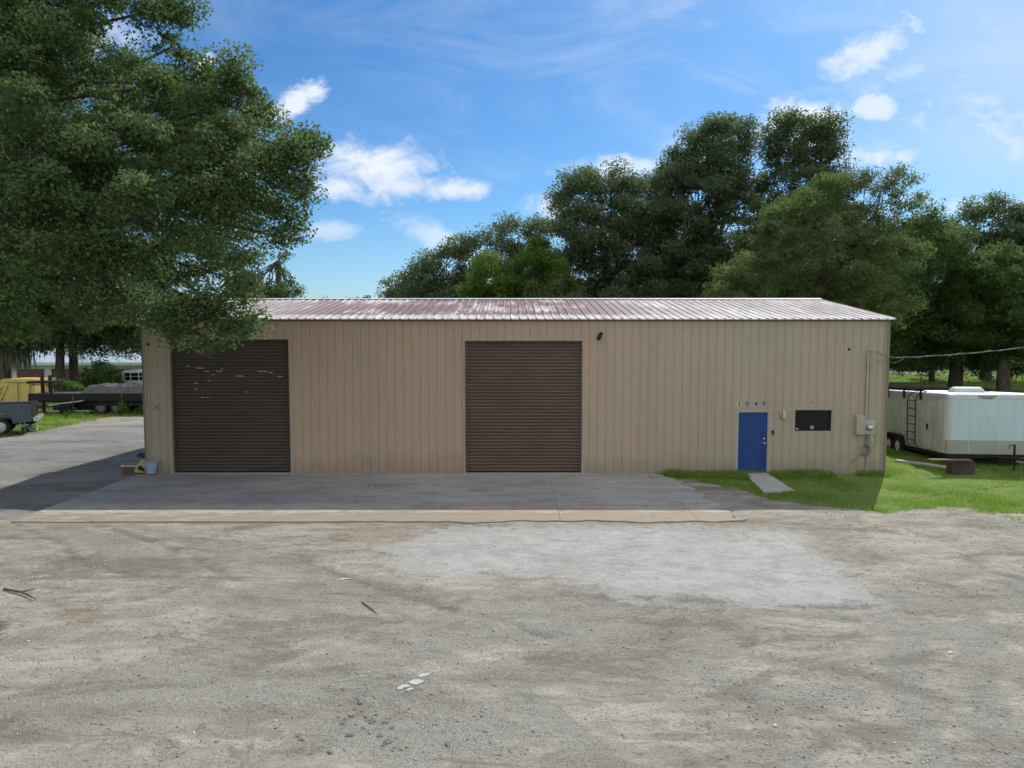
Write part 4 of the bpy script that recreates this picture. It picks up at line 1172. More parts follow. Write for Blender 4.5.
# wooden stick
a = G(4, 590); b = G(36, 600); mb = MB()
mb.tube([(0, 0, .02), ((b.x - a.x) * .5, (b.y - a.y) * .5 + .05, .03), (b.x - a.x, b.y - a.y, .015)], [.020, .017, .008], 7)
mb.tube([((b.x - a.x) * .5, (b.y - a.y) * .5 + .05, .03), ((b.x - a.x) * .7, (b.y - a.y) * .5 + .16, .05)], [.014, .007], 6)
o = mb.build('stick', M['bark'], smooth=True, loc=(a.x, a.y, float(ground_z(a.x, a.y)[0]))); tag(o, 'dark broken stick lying in the dirt at the left edge', 'stick')
a = G(362, 603); b = G(380, 618); mb = MB()
mb.tube([(0, 0, .012), ((b.x - a.x) * .5, (b.y - a.y) * .5 + .02, .02), (b.x - a.x, b.y - a.y, .01)], [.014, .012, .007], 7)
o = mb.build('stick', M['bark_pale'], smooth=True, loc=(a.x, a.y, float(ground_z(a.x, a.y)[0]))); tag(o, 'thin pale stick lying in the middle of the dirt yard', 'stick')

# ------------------------------------------------------------------ wheels
def wheel(name, parent, loc, r, w, rz=0, rim=None):
    mb = MB(); mb.lathe((0, 0, 0), [(r * .62, -w / 2), (r * .9, -w / 2), (r * .98, -w * .4), (r, -w * .2), (r, w * .2), (r * .98, w * .4), (r * .9, w / 2), (r * .62, w / 2)], 28, 'x', caps=False)
    t = mb.build(name, M['black_rubber'], parent, loc=loc); t.rotation_euler = (0, 0, rz)
    for sgn in (-1, 1):
        m2 = MB(); m2.lathe((0, 0, 0), [(r * .63, sgn * w * .42), (r * .60, sgn * w * .30), (r * .34, sgn * w * .26), (r * .30, sgn * w * .44), (r * .12, sgn * w * .46)], 20, 'x')
        for k in range(8):
            an = 2 * PI * k / 8; m2.lathe((0, r * .47 * math.cos(an), r * .47 * math.sin(an)), [(r * .06, sgn * w * .27), (r * .06, sgn * w * .30)], 8, 'x')
        m2.build('rim', rim or M['steel'], t, smooth=False)
    return t

# ------------------------------------------------------------------ enclosed white trailer (local: x = width 0..2.45, y = length 0 front .. 6, z up from ground)
c = G(948, 470); 
TY = 24.6; TX = P(948, 430, TY).x
tr = empty('cargo_trailer', (TX, TY, 0), 0, 'white enclosed cargo trailer with a side ladder and roof rack parked beside the warehouse', 'trailer')
tr.rotation_euler = (R(-3.0), 0, R(-5))
W_, L_, Z0, Z1 = 3.15, 6.6, .42, 2.56
def tmat():
    m, nt, out = new_mat('trailer_skin')
    tc = nt.N('ShaderNodeTexCoord').outputs['Object']; sx = nt.N('ShaderNodeSeparateXYZ'); nt.l.new(tc, sx.inputs[0])
    n = nt.noise(nt.scaled(tc, (1, 1, .3)), 1.6, 5, .65)
    c = nt.mix(nt.ramp(n, .35, .7), (.50, .54, .51), (.38, .42, .385))
    gr = nt.noise(nt.scaled(tc, (4, 4, .4), (3, 0, 0)), 1.4, 5, .7)
    c = nt.mix(nt.ramp(gr, .44, .7, 0, .75), c, (.27, .28, .22))
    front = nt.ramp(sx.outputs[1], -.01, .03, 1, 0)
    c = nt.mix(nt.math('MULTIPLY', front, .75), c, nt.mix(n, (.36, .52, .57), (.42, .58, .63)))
    principled(nt, out, c, .4, 0, .45, n, .04, .02); return m
tskin = tmat()
alu = worn('dull_aluminium', (.50, .53, .57), (.34, .37, .40), .42, 4, metal=.5)
plate = worn('stained_tread_plate', (.33, .34, .31), (.27, .28, .25), .45, 1.4, metal=.5, fine=40, dirt=(.45, .30, .13), dirt_amt=.95)
# body with rounded front vertical corners
prof = []
rr = .22
for k in range(7):
    t = PI + PI / 2 * k / 6; prof.append((rr + rr * math.cos(t), rr + rr * math.sin(t)))
for k in range(7):
    t = 1.5 * PI + PI / 2 * k / 6; prof.append((W_ - rr + rr * math.cos(t), rr + rr * math.sin(t)))
prof += [(W_, L_), (0, L_)]
body = MB().prism(prof, Z0 + .02, Z1 - .20, 'z').build('body', tskin, tr)
cap = MB()
def grow(p, d): 
    return [(W_ / 2 + (x - W_ / 2) * (1 + d / W_ * 2), L_ / 2 + (y - L_ / 2) * (1 + d / L_ * 2)) for x, y in p]
lv = [(Z1 - .20, .012), (Z1 - .10, .012), (Z1 - .03, -.02), (Z1, -.10)]
for i in range(3):
    a = grow(prof, lv[i][1]); b = grow(prof, lv[i + 1][1])
    for k in range(len(prof)):
        j = (k + 1) % len(prof); cap.poly([(a[k][0], a[k][1], lv[i][0]), (a[j][0], a[j][1], lv[i][0]), (b[j][0], b[j][1], lv[i + 1][0]), (b[k][0], b[k][1], lv[i + 1][0])])
cap.poly([(x, y, Z1) for x, y in grow(prof, -.10)])
cap.build('roof_cap', alu, tr)
pf = MB().prism(grow(prof[2:12] + [(W_ - .02, .4), (.02, .4)], .016), Z0 + .02, Z0 + .50, 'z'); pf.build('stone_guard', plate, tr)
sm_ = MB()
for x in (.72, 1.7): sm_.box(x - .012, x + .012, -.022, -.005, Z0 + .03, Z0 + .49)
sm_.build_each('guard_seam', alu, tr)
MB().box(.02, W_ - .02, .02, L_, Z0 - .12, Z0 + .015).build('chassis', M['black_metal'], tr)
# side door on the -x side
dd = MB().box(-.02, -.002, .62, 1.42, Z0 + .10, Z1 - .30).build('side_door', tskin, tr, bevel=.004, label='greenish white hinged side door of the trailer')
f = MB()
for q in ((.58, .62, Z0 + .06, Z1 - .26), (1.42, 1.46, Z0 + .06, Z1 - .26)): f.box(-.026, -.001, q[0], q[1], q[2], q[3])
f.box(-.026, -.001, .62, 1.42, Z1 - .30, Z1 - .26); f.box(-.026, -.001, .62, 1.42, Z0 + .06, Z0 + .10)
f.build('door_frame', alu, dd)
MB().box(-.06, -.021, 1.30, 1.37, 1.2, 1.4).build('door_latch', M['black_metal'], dd)
# side panel seams
s = MB()
for y in (.32, 1.9, 2.55, 3.2, 4.4, 5.0, 5.6): s.box(-.006, -.001, y - .012, y + .012, Z0 + .05, Z1 - .21)
s.build_each('side_seam', alu, tr)
# ladder
ld = MB(); y0, y1 = 1.98, 2.62
for y in (y0, y1):
    ld.tube([(-.05, y + .25 * (1 if y == y1 else 1) * 0, Z0 + .05), (-.16, y, Z0 + .18), (-.16, y, Z1 - .32), (-.12, y - .02, Z1 - .16), (-.02, y - .08, Z1 - .06), (.2, y - .1, Z1 + .03)], .02, 8)
for k in range(6):
    z = Z0 + .3 + k * .30; ld.tube([(-.16, y0, z), (-.16, y1, z)], .016, 8)
ld.build('ladder', M['black_metal'], tr, smooth=True)
rk = MB()
rk.box(-.03, .05, 1.75, 6.3, Z1 + .02, Z1 + .12); rk.box(2.3, 2.38, 1.75, 6.3, Z1 + .02, Z1 + .12)
for y in (1.85, 3.2, 4.6, 6.0):
    rk.box(-.05, 2.42, y - .035, y + .035, Z1 + .06, Z1 + .16); rk.box(-.06, -.02, y - .05, y + .05, Z1 - .30, Z1 + .1)
rk.build('roof_rack', M['black_metal'], tr)
ve = MB(); ve.lathe((0, 0, 0), [(.0, -.62), (.20, -.61), (.27, -.52), (.27, .52), (.20, .61), (.0, .62)], 24, 'x')
v = ve.build('roof_vent', M['white_paint'], tr, smooth=True, label='rounded white roof unit on the trailer'); v.scale = (.95, .9, .8); v.location = (1.2, 1.1, Z1 - .01); v.rotation_euler = (0, 0, R(10))
# illegible small two-line dealer mark at the roof cap
mk = MB(); rnd = random.Random(2)
for row in range(2):
    x = 1.02 + .12 * row
    while x < 1.62 - .14 * row:
        w = rnd.uniform(.03, .08); mk.box(x, x + w, -.022, -.0185, Z1 - .13 - row * .055, Z1 - .095 - row * .055); x += w + .02
mk.build('worn_lettering', M['black_metal'], tr)
for y in (3.55, 4.35):
    wheel('wheel', tr, (-.02, y, .36 + .0), .34, .2, 0, M['white_paint'])
    wheel('wheel', tr, (W_ - .1, y, .36), .34, .2, 0, M['white_paint'])
fd = MB()
arc = [(3.1, Z0 + .02), (3.2, Z0 + .34), (3.4, Z0 + .42), (4.5, Z0 + .42), (4.7, Z0 + .34), (4.8, Z0 + .02)]
arc2 = [(4.74, Z0 + .02), (4.65, Z0 + .3), (4.48, Z0 + .37), (3.42, Z0 + .37), (3.25, Z0 + .3), (3.16, Z0 + .02)]
fd.prism(arc, -.012, -.004, 'x')
fd.build('wheel_arch', M['black_rubber'], tr)
f2 = MB(); f2.prism(arc + arc2, -.20, -.012, 'x'); f2.build('fender', M['black_metal'], tr)
# tongue, jack, coupler
tg = MB(); xm = W_ * .72
for sx_ in (-1, 1):
    tg.tube([(xm + sx_ * .9, .1, Z0 - .06), (xm + sx_ * .08, -1.25, Z0 - .06)], .05, 4)
tg.box(xm - .07, xm + .07, -1.55, -1.15, Z0 - .11, Z0 + .0)
tg.build('tongue', M['black_metal'], tr)
jk = MB(); jk.tube([(xm - .35, -.55, .02), (xm - .35, -.55, Z0 + .42)], .035, 10); jk.tube([(xm - .35, -.55, Z0 + .38), (xm - .52, -.58, Z0 + .40), (xm - .54, -.58, Z0 + .28)], .014, 8)
jk.lathe((xm - .35, -.55, -.02), [(.10, 0), (.10, .015), (.03, .03)], 14)
jk.build('jack', M['black_metal'], tr)
ch = MB()
for k in range(3):
    pts = [(xm - .1 + .1 * k, -1.2, Z0 - .05)] + [(xm - .1 + .12 * k + .05 * math.sin(i), -1.15 + .12 * i, Z0 - .1 - .32 * math.sin(PI * i / 6)) for i in range(1, 6)] + [(xm + .05 * k, -.3, Z0 - .05)]
    ch.tube(pts, .014, 6)
ch.build('safety_chain', M['cable'], tr)
# block the trailer rests on
g = G(968, 476); o = MB().box(-.38, .38, -.16, .16, -.03, .44).build('support_block', worn('rusty_block', (.055, .04, .035), (.09, .06, .05), .8, 3), bevel=.015)
o.location = (P(967, 476, g.y).x, g.y + .35, 0); tag(o, 'dark rusty block propping up the front of the white trailer', 'block')
o = MB().box(-.85, .55, -.10, .10, 0, .04).build('plank', worn('grey_plank', (.17, .12, .09), (.12, .09, .07), .85, 3, (.5, 5, 5)), bevel=.004)
o.location = (P(950, 462, g.y + .3).x, g.y + .1, .50); o.rotation_euler = (0, R(1), R(5)); tag(o, 'weathered brown plank lying across the top of the rusty block', 'plank')
o = MB().box(-1.0, 1.0, -.12, .12, -.02, .05).build('plank', M['path'], bevel=.006)
a = G(925, 466); o.location = (a.x, a.y, .04); o.rotation_euler = (0, 0, R(-55)); tag(o, 'pale grey board lying in the grass beside the white trailer', 'board')
# small post on the lawn
a = G(924, 386); o = MB().tube([(0, 0, -.2), (0, 0, 1.3)], .08, 8).build('lawn_post', M['bark']); o.location = (a.x * .8, a.y * .8, 0)
tag(o, 'short dark post standing on the lawn beyond the white trailer', 'post')

# ------------------------------------------------------------------ things at the left corner of the warehouse
a = G(127.5, 474); t = empty('crate', (a.x, a.y + .2, .0), R(6), 'red brown crate with pale rim lying at the left corner of the warehouse', 'crate')
rb = worn('red_brown_crate', (.14, .07, .055), (.10, .055, .045), .8, 3, dirt=(.25, .22, .2))
w2 = MB(); w2.box(-.21, .21, -.16, -.14, 0, .26); w2.box(-.21, .21, .14, .16, 0, .26); w2.box(-.21, -.19, -.14, .14, 0, .26); w2.box(.19, .21, -.14, .14, 0, .26); w2.box(-.19, .19, -.14, .14, 0, .02)
w2.build('crate_box', rb, t, bevel=.004)
w2 = MB(); w2.box(-.23, .23, -.18, -.16, .24, .275); w2.box(-.23, .23, .16, .18, .24, .275); w2.box(-.23, -.21, -.16, .16, .24, .275); w2.box(.21, .23, -.16, .16, .24, .275)
w2.build('rim', M['white_paint'], t)
a = G(140, 474); t = empty('jerry_can', (a.x + .02, a.y + .15, .02), R(-8), 'tipped yellow jug with a dark spout hole between the crate and the blue bucket', 'jug')
yl = worn('faded_yellow_plastic', (.42, .36, .17), (.33, .28, .14), .55, 3, dirt=(.15, .12, .05))
j = MB(); j.prism([(-.24, 0), (.16, 0), (.2, .1), (.2, .42), (.14, .47), (0, .44), (-.16, .24), (-.26, .1)], -.12, .12, 'y')
j.build('jug_body', yl, t, bevel=.03)
j = MB(); j.lathe((.0, -.125, .17), [(.085, 0), (.085, -.01), (.07, -.015)], 16, 'y'); j.lathe((.09, -.125, .13), [(.06, 0), (.06, -.012)], 12, 'y'); j.build('dark_opening', M['black_rubber'], t)
o = rock_mesh('bundle', worn('dark_cloth', (.035, .03, .05), (.05, .045, .07), .9, 6), .16, 9, .75)
o = bpy.data.objects.new('cloth_bundle', o); COL.objects.link(o); o.location = (a.x + .02, a.y + .16, .58); o.scale = (.95, .8, .8)
tag(o, 'dark crumpled cloth bundle on top of the yellow jug', 'cloth')
a = G(151, 475); t = empty('plastic_bucket', (a.x + .0, a.y + .05, .045), 0, 'pale blue plastic bucket against the left end of the warehouse wall', 'bucket')
bl_ = worn('pale_blue_plastic', (.30, .40, .52), (.24, .31, .40), .5, 3, dirt=(.2, .2, .2))
b = MB(); b.lathe((0, 0, 0), [(.14, 0), (.185, .36), (.20, .37), (.20, .40), (.18, .40), (.17, .37), (.13, .03)], 24); b.build('pail', bl_, t, smooth=False)
b = MB(); b.tube([(-.19, 0, .37), (-.17, -.12, .26), (0, -.20, .19), (.17, -.12, .26), (.19, 0, .37)], .008, 6); b.build('handle', M['steel'], t)

# ------------------------------------------------------------------ pickup truck (local: +x = rear, length along x, centred in y)
py_ = 33.6
pk = empty('pickup_truck', (P(35, 415, py_).x, py_, 0), R(27), 'slate blue grey pickup truck parked at the left edge with its tail towards the drive', 'pickup truck')
pkm = worn('slate_truck_paint', (.085, .12, .15), (.07, .10, .125), .35, 1.5, dirt=(.16, .16, .14), dirt_amt=.3)
pkd = M['black_metal']
def arch(cx, r, z0, n=10): return [(cx + r * math.cos(PI * k / n), z0 + r * math.sin(PI * k / n)) for k in range(n + 1)]
W2 = .98
low = .55
bedp = [(0, low + .05), (0, 1.36), (-.05, 1.40), (-2.25, 1.40), (-2.25, low)] + arch(-1.25, .50, low - .02)[::-1]
for sy in (-1, 1):
    q = MB(); q.prism(bedp, sy * W2, sy * (W2 - .07), 'y'); q.build('bed_side', pkm, pk, bevel=.02)
MB().box(-2.2, -.02, -W2 + .07, W2 - .07, .72, .80).build('bed_floor', pkd, pk)
tg_ = MB().box(-.05, -.0, -W2 + .075, W2 - .075, .78, 1.36).build('dark_bed_end', pkd, pk, bevel=.01)  # black panel: shade of the open bed interior put into its colour
MB().box(-.07, .0, -W2 - .008, W2 + .008, 1.402, 1.43).build('bed_rail', pkd, pk)
for sy in (-1, 1):
    MB().box(.002, .03, sy * (W2 - .16), sy * (W2 - .005), .86, 1.26).build('tail_light', worn('red_lens', (.06, .012, .012), None, .3), pk)
bp = MB(); bp.box(.04, .24, -W2 - .02, W2 + .02, .60, .78); bp.box(.0, .06, -.4, -.3, .55, .7); bp.box(.0, .06, .3, .4, .55, .7); bp.build('rear_bumper', worn('bright_bumper', (.7, .7, .7), (.5, .5, .5), .3, 3, metal=.7), pk, bevel=.03)
cab = [(-2.30, low), (-2.30, 1.40), (-2.42, 1.84), (-2.62, 1.90), (-4.2, 1.88), (-4.95, 1.36), (-6.1, 1.22), (-6.25, 1.0), (-6.25, low)] + arch(-5.3, .50, low - .02)[::-1]
q = MB(); q.prism(cab, -W2, W2, 'y'); q.build('cab', pkm, pk, bevel=.03)
for sy in (-1, 1):
    q = MB(); q.prism([(-2.48, 1.42), (-2.56, 1.80), (-3.3, 1.80), (-3.3, 1.42)], sy * (W2 + .003), sy * (W2 - .02), 'y'); q.prism([(-3.38, 1.42), (-3.38, 1.80), (-4.15, 1.80), (-4.75, 1.42)], sy * (W2 + .003), sy * (W2 - .02), 'y'); q.build('side_window', M['glass'], pk)
MB().box(-2.43, -2.34, -.75, .75, 1.45, 1.80, Matrix.Translation((0, 0, 0))).build('rear_window', M['glass'], pk)
for cx_ in (-1.25, -5.3):
    for sy in (-1, 1):
        wt = wheel('wheel', pk, (cx_, sy * (W2 - .14), .39), .39, .25, R(90))
MB().box(-6.2, .0, -.45, .45, .42, .60).build('chassis', pkd, pk)
hb = MB(); hb.tube([(-.35, -.6, .62), (-.35, -.6, .32), (-.6, -.6, .26)], .035, 8); hb.box(-.55, -.5, -.7, -.4, .16, .5); hb.build('exhaust_pipe', M['steel'], pk)
# junk heap next to the truck tail
a = G(29, 431); t = empty('scrap_pile', (a.x, a.y - .1, 0), 0, 'small pile of pale and dark scrap lying under the tail of the pickup', 'scrap')
q = MB(); rnd = random.Random(6)
for k in range(7):
    Mx = Matrix.Translation((rnd.uniform(-.3, .4), rnd.uniform(-.15, .15), .06 + .03 * k)) @ Euler((rnd.uniform(-.5, .5), rnd.uniform(-.6, .6), rnd.uniform(0, 3))).to_matrix().to_4x4()
    q.box(-.16, .16, -.07, .07, -.02, .02, Mx)
q.build('scrap_board', M['white_paint'], t)
q = MB(); q.tube([(-.3, 0, .05), (0, -.1, .28), (.3, .05, .1)], .04, 8); q.tube([(-.1, .1, .02), (.1, .1, .35)], .05, 8); q.build('scrap_pipe', M['black_metal'], t)

# ------------------------------------------------------------------ yellow dumpster
dy = 44
ym = worn('yellow_dumpster_paint', (.56, .42, .13), (.46, .34, .11), .55, 1.1, (1, 1, .5), dirt=(.22, .14, .06), dirt_amt=.7)
dp = empty('dumpster', (P(-12, 384, dy).x, dy, 0), R(-4), 'faded yellow steel dumpster behind the pickup bed', 'dumpster')
x1_ = P(37, 384, dy).x - dp.location.x
q = MB(); q.prism([(-1.6, .15), (-1.6, 1.55), (.4, 1.75), (1.0, 2.0), (x1_, 2.0), (x1_, 1.0), (x1_ - .25, .15)], 0, 1.9, 'y'); q.build('hopper', ym, dp, bevel=.02)
q = MB(); q.box(1.05, x1_ + .06, -.09, 0.0, 1.83, 2.03); q.box(-1.62, 1.0, -.07, .0, 1.42, 1.56)
for x in (-1.2, -.5, .2, .8, 1.9, 2.7): q.box(x - .05, x + .05, -.07, -.001, .2, 1.42 if x < 1 else 1.82)
q.prism([(.5, .2), (.62, .2), (1.35, 1.6), (1.22, 1.6)], -.06, -.001, 'y')
q.build('rib', ym, dp)
q = MB(); q.box(-1.4, -1.1, -.1, 2.0, -.02, .15); q.box(2.4, 2.7, -.1, 2.0, -.02, .15); q.build('skid', M['black_metal'], dp); dp.scale = (1, 1, .94)

# ------------------------------------------------------------------ black gooseneck flatbed with wrapped load
fy = 41.0
fx0 = P(30, 393, fy).x; fx1 = P(163, 393, fy).x; fl = empty('flatbed_trailer', (fx0, fy, 0), 0, 'long black gooseneck flatbed trailer parked across the back of the drive', 'flatbed trailer')
Lf = fx1 - fx0; zt = P(80, 394, fy).z; s_ = fy / F
q = MB(); q.box(0, Lf, 0, 2.4, zt - .08, zt); q.build('deck', worn('deck_boards', (.06, .055, .05), (.09, .08, .07), .9, 2), fl)
q = MB(); q.box(-.1, Lf, -.03, .07, zt - .42, zt + .03); q.box(-.1, Lf, 2.33, 2.43, zt - .42, zt + .03)
q.box(0, Lf, .5, .62, zt - .52, zt - .1); q.box(0, Lf, 1.8, 1.92, zt - .52, zt - .1)
for k in range(14): x = .2 + k * (Lf - .4) / 13; q.box(x - .03, x + .03, .07, 2.33, zt - .34, zt - .09)
q.build('side_rail', M['black_metal'], fl)
q = MB(); q.box(.1, .24, .8, .94, zt, zt + 1.0); q.box(.1, .24, 1.5, 1.64, zt, zt + 1.0); q.box(-.7, .9, .75, 1.7, zt + .55, zt + .68); q.box(1.1, 1.2, .1, .2, zt, zt + .55); q.box(.1, 1.9, .0, .06, zt + .5, zt + .56)
q.build('gooseneck', M['black_metal'], fl)
for x in (Lf * .52, Lf * .64, Lf * .86):
    for y in (.18, .45, 1.98, 2.25): wheel('wheel', fl, (x, y, .40), .40, .24, R(90), M['grey_box'] if y > 9 else M['cable'])
q = MB(); q.box(Lf * .4, Lf * .95, .05, 2.35, zt - .68, zt - .50); q.box(Lf * .3, Lf * .45, .3, 1.6, zt - 1.0, zt - .5); q.box(.6, .72, .1, .22, 0, zt - .4); q.box(.5, .82, .0, .32, 0, .03); q.build_each('axle_frame', M['black_metal'], fl)
q = MB(); q.box(1.2, 2.4, .1, .5, zt - .95, zt - .55); q.build('tool_box', M['black_metal'], fl, bevel=.01)
# wrapped load on deck: crumpled grey tarp
def tarp(x0, x1, y0, y1, z0, h, seed):
    nx, ny = 60, 16; V = []; rnd = random.Random(seed)
    X, Yy = np.meshgrid(np.linspace(0, 1, nx), np.linspace(0, 1, ny))
    prof_ = np.clip(np.minimum(Yy, 1 - Yy) * 7, 0, 1) ** .6 * np.clip(np.minimum(X, 1 - X) * 12, 0, 1) ** .7
    hz = h * prof_ * (.75 + .5 * fnoise(X * 6, Yy * 3, 1, seed, 4)) + .22 * fnoise(X * 34, Yy * 8, 1, seed + 2, 3) * prof_
    idx = np.arange(nx * ny).reshape(ny, nx)
    Fa = np.stack([idx[:-1, :-1].ravel(), idx[:-1, 1:].ravel(), idx[1:, 1:].ravel(), idx[1:, :-1].ravel()], 1)
    return np.stack([(x0 + (x1 - x0) * X).ravel(), (y0 + (y1 - y0) * Yy).ravel(), (z0 + hz).ravel()], 1), Fa
V, Fa = tarp(0, P(163, 390, fy).x - P(78, 390, fy).x, 0, 2.2, 0, .36, 5)
o = np_mesh('tarp', V, Fa, worn('silver_grey_tarp', (.07, .072, .078), (.025, .025, .028), .5, 3.2, fine=9, dirt=(.32, .24, .22), dirt_amt=.5), smooth=True)
o.location = (P(78, 390, fy).x, fy + .1, zt + .004); tag(o, 'crumpled silver grey tarp covering the load on the flatbed deck', 'tarp')
# scrap wood lying under the flatbed
for i, (px, py, w, rz, lb) in enumerate(((70, 411, 1.1, .1, 'pale board lying on the ground under the flatbed'), (66, 403, .9, .3, 'light scrap board leaning under the flatbed deck'))):
    o = MB().box(-w, w, -.12, .12, -.03, .03).build('scrap_board', M['path']); a = P(px, py, fy - .4 - i * .1)
    o.location = a; o.rotation_euler = (0, -.12 * i, rz); tag(o, lb, 'board')
    st_ = MB().box(-.3, .3, -.2, .2, 0, a.z - .03).build('scrap_stand', M['black_metal']); st_.location = (a.x, a.y, 0); st_.rotation_euler = (0, 0, rz)
    tag(st_, ('low' if i == 0 else 'taller') + ' dark junk box carrying a pale board under the flatbed', 'junk')

# ------------------------------------------------------------------ white van behind the flatbed
vy = 52
vn = empty('parked_van', (P(112, 384, vy).x, vy, 0), 0, 'white van with a sloping windscreen half hidden by the warehouse corner', 'van')
q = MB(); pv = [(0, .45), (.02, 1.0), (.55, 1.75), (.9, 2.05), (4.6, 2.05), (4.75, 1.9), (4.8, .45)]; q.prism(pv, 0, 1.85, 'y'); q.build('body', M['white_paint'], vn, bevel=.03)
q = MB()
for (a, b) in ((.95, 1.35), (1.42, 1.95), (2.02, 2.6), (2.8, 3.6)):
    q.box(a, b, -.006, .01, 1.3, 1.58); q.box(a, b, -.006, .01, 1.62, 1.85)
q.build('side_window', M['glass'], vn)
q = MB(); q.prism([(.13, 1.12), (.16, 1.10), (.58, 1.66), (.55, 1.70)], .2, 1.65, 'y'); q.build('windscreen', M['glass'], vn)
for x in (.95, 3.8):
    for y in (.12, 1.73): wheel('wheel', vn, (x, y, .35), .35, .22, R(90))

# ------------------------------------------------------------------ storage sheds behind
sy = 62.0
sh = empty('storage_shed', (0, sy, 0), 0, 'long pale blue storage shed with dark red roll-up doors behind the left yard', 'building')
shw = worn('pale_blue_siding', (.54, .57, .60), (.44, .48, .52), .6, .8, (1, 1, .3))
shr = worn('pale_blue_metal_roof', (.42, .52, .58), (.34, .44, .50), .5, .6, (1, .3, 1))
xa, xb = P(-120, 384, sy).x, -17.0
ze = P(50, 364, sy).z
doors = []
x = P(17.5, 384, sy).x
def rngd():
    xs_ = []
    for (p, q_) in ((-75, -45), (-37, -10), (-6, 12), (17.5, 45), (52, 80), (86, 112), (117, 143), (149, 175)): xs_.append((P(p, 384, sy).x, P(q_, 384, sy).x))
    return xs_
dr = rngd()
q = ribbed_wall(xa, xb, ze, [(a, b, -1, ze - .42) for a, b in dr], pitch=.6, gd=.02); q.build('front_wall', shw, sh)
q = MB(); q.box(xa, xa + .1, .05, 9, -.1, ze); q.box(xb - .1, xb, .05, 9, -.1, ze); q.box(xa, xb, 9, 9.1, -.1, ze); q.build('side_wall', shw, sh)
for k in range(len(dr)):
    a, b = dr[k]; q = MB(); hz = ze - .42; ns = 9
    for i in range(ns): q.box(a, b, .06, .10, .02 + i * hz / ns, .02 + (i + 1) * hz / ns - .02); 
    q.box(a, b, .09, .12, 0, hz)
    d = q.build('roll_up_door', worn('dark_red_door', (.14, .035, .035), (.11, .03, .032), .5, 2) if k == 0 else bpy.data.materials['dark_red_door'], sh)
q = MB(); yr = 5.0; zr = P(50, 345, sy + yr).z
n = 40
for k in range(n):
    a = xa - .2 + (xb - xa + .4) * k / n; b = xa - .2 + (xb - xa + .4) * (k + 1) / n
    for (ya, za, yb, zb) in ((-.4, ze + .1, yr, zr), (9.4, ze + .1, yr, zr)):
        q.poly([(a, ya, za), (b - .05, ya, za), (b - .05, yb, zb), (a, yb, zb)])
        q.poly([(b - .05, ya, za), (b - .05, ya, za + .05), (b - .05, yb, zb + .05), (b - .05, yb, zb)]); q.poly([(b - .05, ya, za + .05), (b, ya, za + .05), (b, yb, zb + .05), (b - .05, yb, zb + .05)]); q.poly([(b, ya, za + .05), (b, ya, za), (b, yb, zb), (b, yb, zb + .05)])
q.build('roof', shr, sh)
MB().box(xa - .2, xb + .2, -.46, -.40, ze - .10, ze + .16).build('fascia', M['white_paint'], sh)
q = MB()
for xx in (xa, xb - .1): q.prism([(0.05, ze), (yr, zr - .05), (9, ze)], xx, xx + .1, 'x')
q.build('gable', shw, sh)

EXPO = 0.22
CLD = 7.0
# ------------------------------------------------------------------ light and sky
EL = math.asin(SUNV.z); AZ = math.atan2(SUNV.x, SUNV.y)
sd = bpy.data.lights.new('sun', 'SUN'); so = bpy.data.objects.new('sun', sd); COL.objects.link(so)
sd.energy = 4.0; sd.angle = R(.53); sd.color = (1.0, .95, .87)
so.rotation_euler = (-SUNV).to_track_quat('-Z', 'Y').to_euler(); so.location = SUNV * 100
w = bpy.data.worlds.new('World'); SC.world = w; w.use_nodes = True
nt = NT(w.node_tree)
out = nt.N('ShaderNodeOutputWorld'); bg = nt.N('ShaderNodeBackground'); bg.inputs['Strength'].default_value = .135
sky = nt.N('ShaderNodeTexSky'); sky.sky_type = 'NISHITA'; sky.sun_disc = False; sky.sun_elevation = EL; sky.sun_rotation = AZ
sky.air_density = 1.0; sky.dust_density = .6; sky.ozone_density = 2.5; sky.altitude = 20
tc = nt.N('ShaderNodeTexCoord').outputs['Generated']
sx = nt.N('ShaderNodeSeparateXYZ'); nt.l.new(tc, sx.inputs[0])
yy = nt.math('MAXIMUM', sx.outputs[1], .02)
U = nt.math('DIVIDE', sx.outputs[0], yy); V = nt.math('DIVIDE', sx.outputs[2], yy)
cb = nt.N('ShaderNodeCombineXYZ'); nt.l.new(U, cb.inputs[0]); nt.l.new(V, cb.inputs[1])
uv = cb.outputs[0]
nA = nt.noise(nt.scaled(uv, (1, 1.5, 1)), 17, 9, .62, .5); nB = nt.noise(nt.scaled(uv, (1, 2.6, 1), (4, 2, 0)), 3.2, 8, .62, 1.2); nD = nt.noise(nt.scaled(uv, (1, 1.3, 1), (3, 7, 0)), 46, 6, .6, .3)
def uvp(px, py):
    d = ray(px, py); return d.x / d.y, d.z / d.y
cl = [ # px, py, rx, ry, tilt deg, strength, softness
 (372,170,74,36,-6,1.,.9),(345,186,40,15,0,.9,.7),(450,190,48,13,0,.9,.8),(400,185,60,16,0,.8,.8),
 (330,229,44,12,0,.55,.8),(872,50,62,22,30,.85,.8),(915,70,44,12,20,.5,.8),(874,108,26,16,10,.8,.6),
 (800,124,48,26,0,1.,.6),(618,168,62,15,-3,.8,.8),(700,155,70,30,0,.45,1.),(556,205,32,18,0,.8,.7),(440,240,70,18,-25,.6,.9),
 (290,104,38,16,35,.95,.6),(206,62,14,9,30,.9,.6),(880,156,60,14,0,.8,.7),(965,208,52,14,0,.6,.8),(100,35,60,30,0,.6,1),
 (1010,120,150,70,-8,.75,1.3),(1000,30,120,40,-8,.4,1.1),(1010,205,50,10,0,.5,.8),(400,290,60,16,0,.35,1)]
tot = None
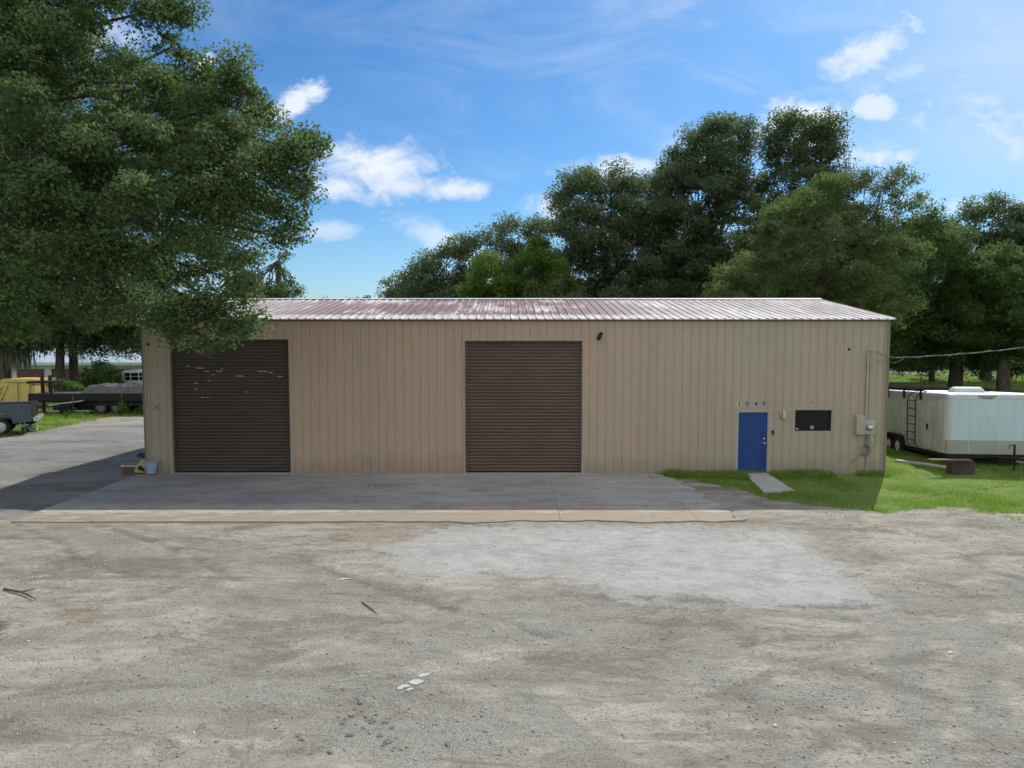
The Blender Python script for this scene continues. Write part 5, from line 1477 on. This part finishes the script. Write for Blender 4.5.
for (px, py, rx, ry, ti, st, so_) in cl:
    u0, v0 = uvp(px, py); a = 1.15 * rx / F; b = 1.15 * ry / F; t = R(ti); ct, sn = math.cos(t), math.sin(t)
    du = nt.math('SUBTRACT', U, u0); dv = nt.math('SUBTRACT', V, v0)
    p = nt.math('DIVIDE', nt.math('ADD', nt.math('MULTIPLY', du, ct), nt.math('MULTIPLY', dv, sn)), a)
    q = nt.math('DIVIDE', nt.math('SUBTRACT', nt.math('MULTIPLY', dv, ct), nt.math('MULTIPLY', du, sn)), b)
    r = nt.math('SQRT', nt.math('ADD', nt.math('MULTIPLY', p, p), nt.math('MULTIPLY', q, q)))
    m = nt.math('ADD', nt.math('SUBTRACT', 1.0, r), nt.math('MULTIPLY', nt.math('SUBTRACT', nt.math('ADD', nt.math('MULTIPLY', nA, .8), nt.math('MULTIPLY', nD, .2)), .52), 2.5))
    m = nt.ramp(m, -.05, so_ * 1.1, 0, st)
    tot = m if tot is None else nt.math('MAXIMUM', tot, m)
# thin high veil, thicker to the right
veil = nt.math('MULTIPLY', nt.ramp(nB, .40, .75, 0, .42), nt.ramp(U, -.3, .6, .25, 1))
vr = nt.math('MULTIPLY', nt.math('MULTIPLY', nt.ramp(U, .35, .72), nt.ramp(V, .10, .30)), nt.ramp(V, .62, .36, 0, .45))
veil = nt.math('MAXIMUM', veil, nt.math('MULTIPLY', vr, nt.ramp(nB, .2, .6, .5, 1)))
lowh = nt.ramp(V, .22, .0, 0, .22)
veil = nt.math('MAXIMUM', veil, lowh)
# the rest of the sky, away from the part seen: clouds added as fill light
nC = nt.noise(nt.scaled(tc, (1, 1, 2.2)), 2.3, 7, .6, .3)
fill_cl = nt.math('MULTIPLY', nt.ramp(nC, .42, .60, .15, .95), nt.ramp(sx.outputs[1], .12, -.1))
fill_cl = nt.math('MULTIPLY', fill_cl, nt.ramp(sx.outputs[2], .0, .12))
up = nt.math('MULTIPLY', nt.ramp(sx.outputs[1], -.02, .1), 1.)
tot = nt.math('MAXIMUM', nt.math('MULTIPLY', nt.math('MAXIMUM', tot, veil), up), fill_cl)
hs = nt.N('ShaderNodeHueSaturation'); hs.inputs['Saturation'].default_value = 1.16; hs.inputs['Value'].default_value = 1.0
nt.l.new(sky.outputs[0], hs.inputs['Color'])
tint = nt.mix(1.0, hs.outputs[0], (.36, .58, .74), 'MULTIPLY')
colc = nt.mix(tot, tint, nt.mix(nt.ramp(sx.outputs[1], .05, -.1), (5.6, 6.0, 6.6), (12.6, 12.2, 11.7)))  # unseen clouds behind the camera brightened to light the shaded wall and foliage
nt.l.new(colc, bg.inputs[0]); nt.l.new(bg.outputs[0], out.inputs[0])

SC.view_settings.view_transform = 'Standard'; SC.view_settings.look = 'None'; SC.view_settings.gamma = 1; SC.view_settings.use_curve_mapping = False
SC.view_settings.exposure = EXPO
SC.render.engine = 'CYCLES'
cy = SC.cycles
cy.max_bounces = 4; cy.diffuse_bounces = 2; cy.glossy_bounces = 2; cy.transmission_bounces = 3; cy.transparent_max_bounces = 4
cy.use_denoising = True
try: cy.denoiser = 'OPENIMAGEDENOISE'
except Exception: pass
cy.use_adaptive_sampling = True; cy.adaptive_threshold = .03
cy.caustics_reflective = False; cy.caustics_refractive = False
cy.sample_clamp_indirect = 6
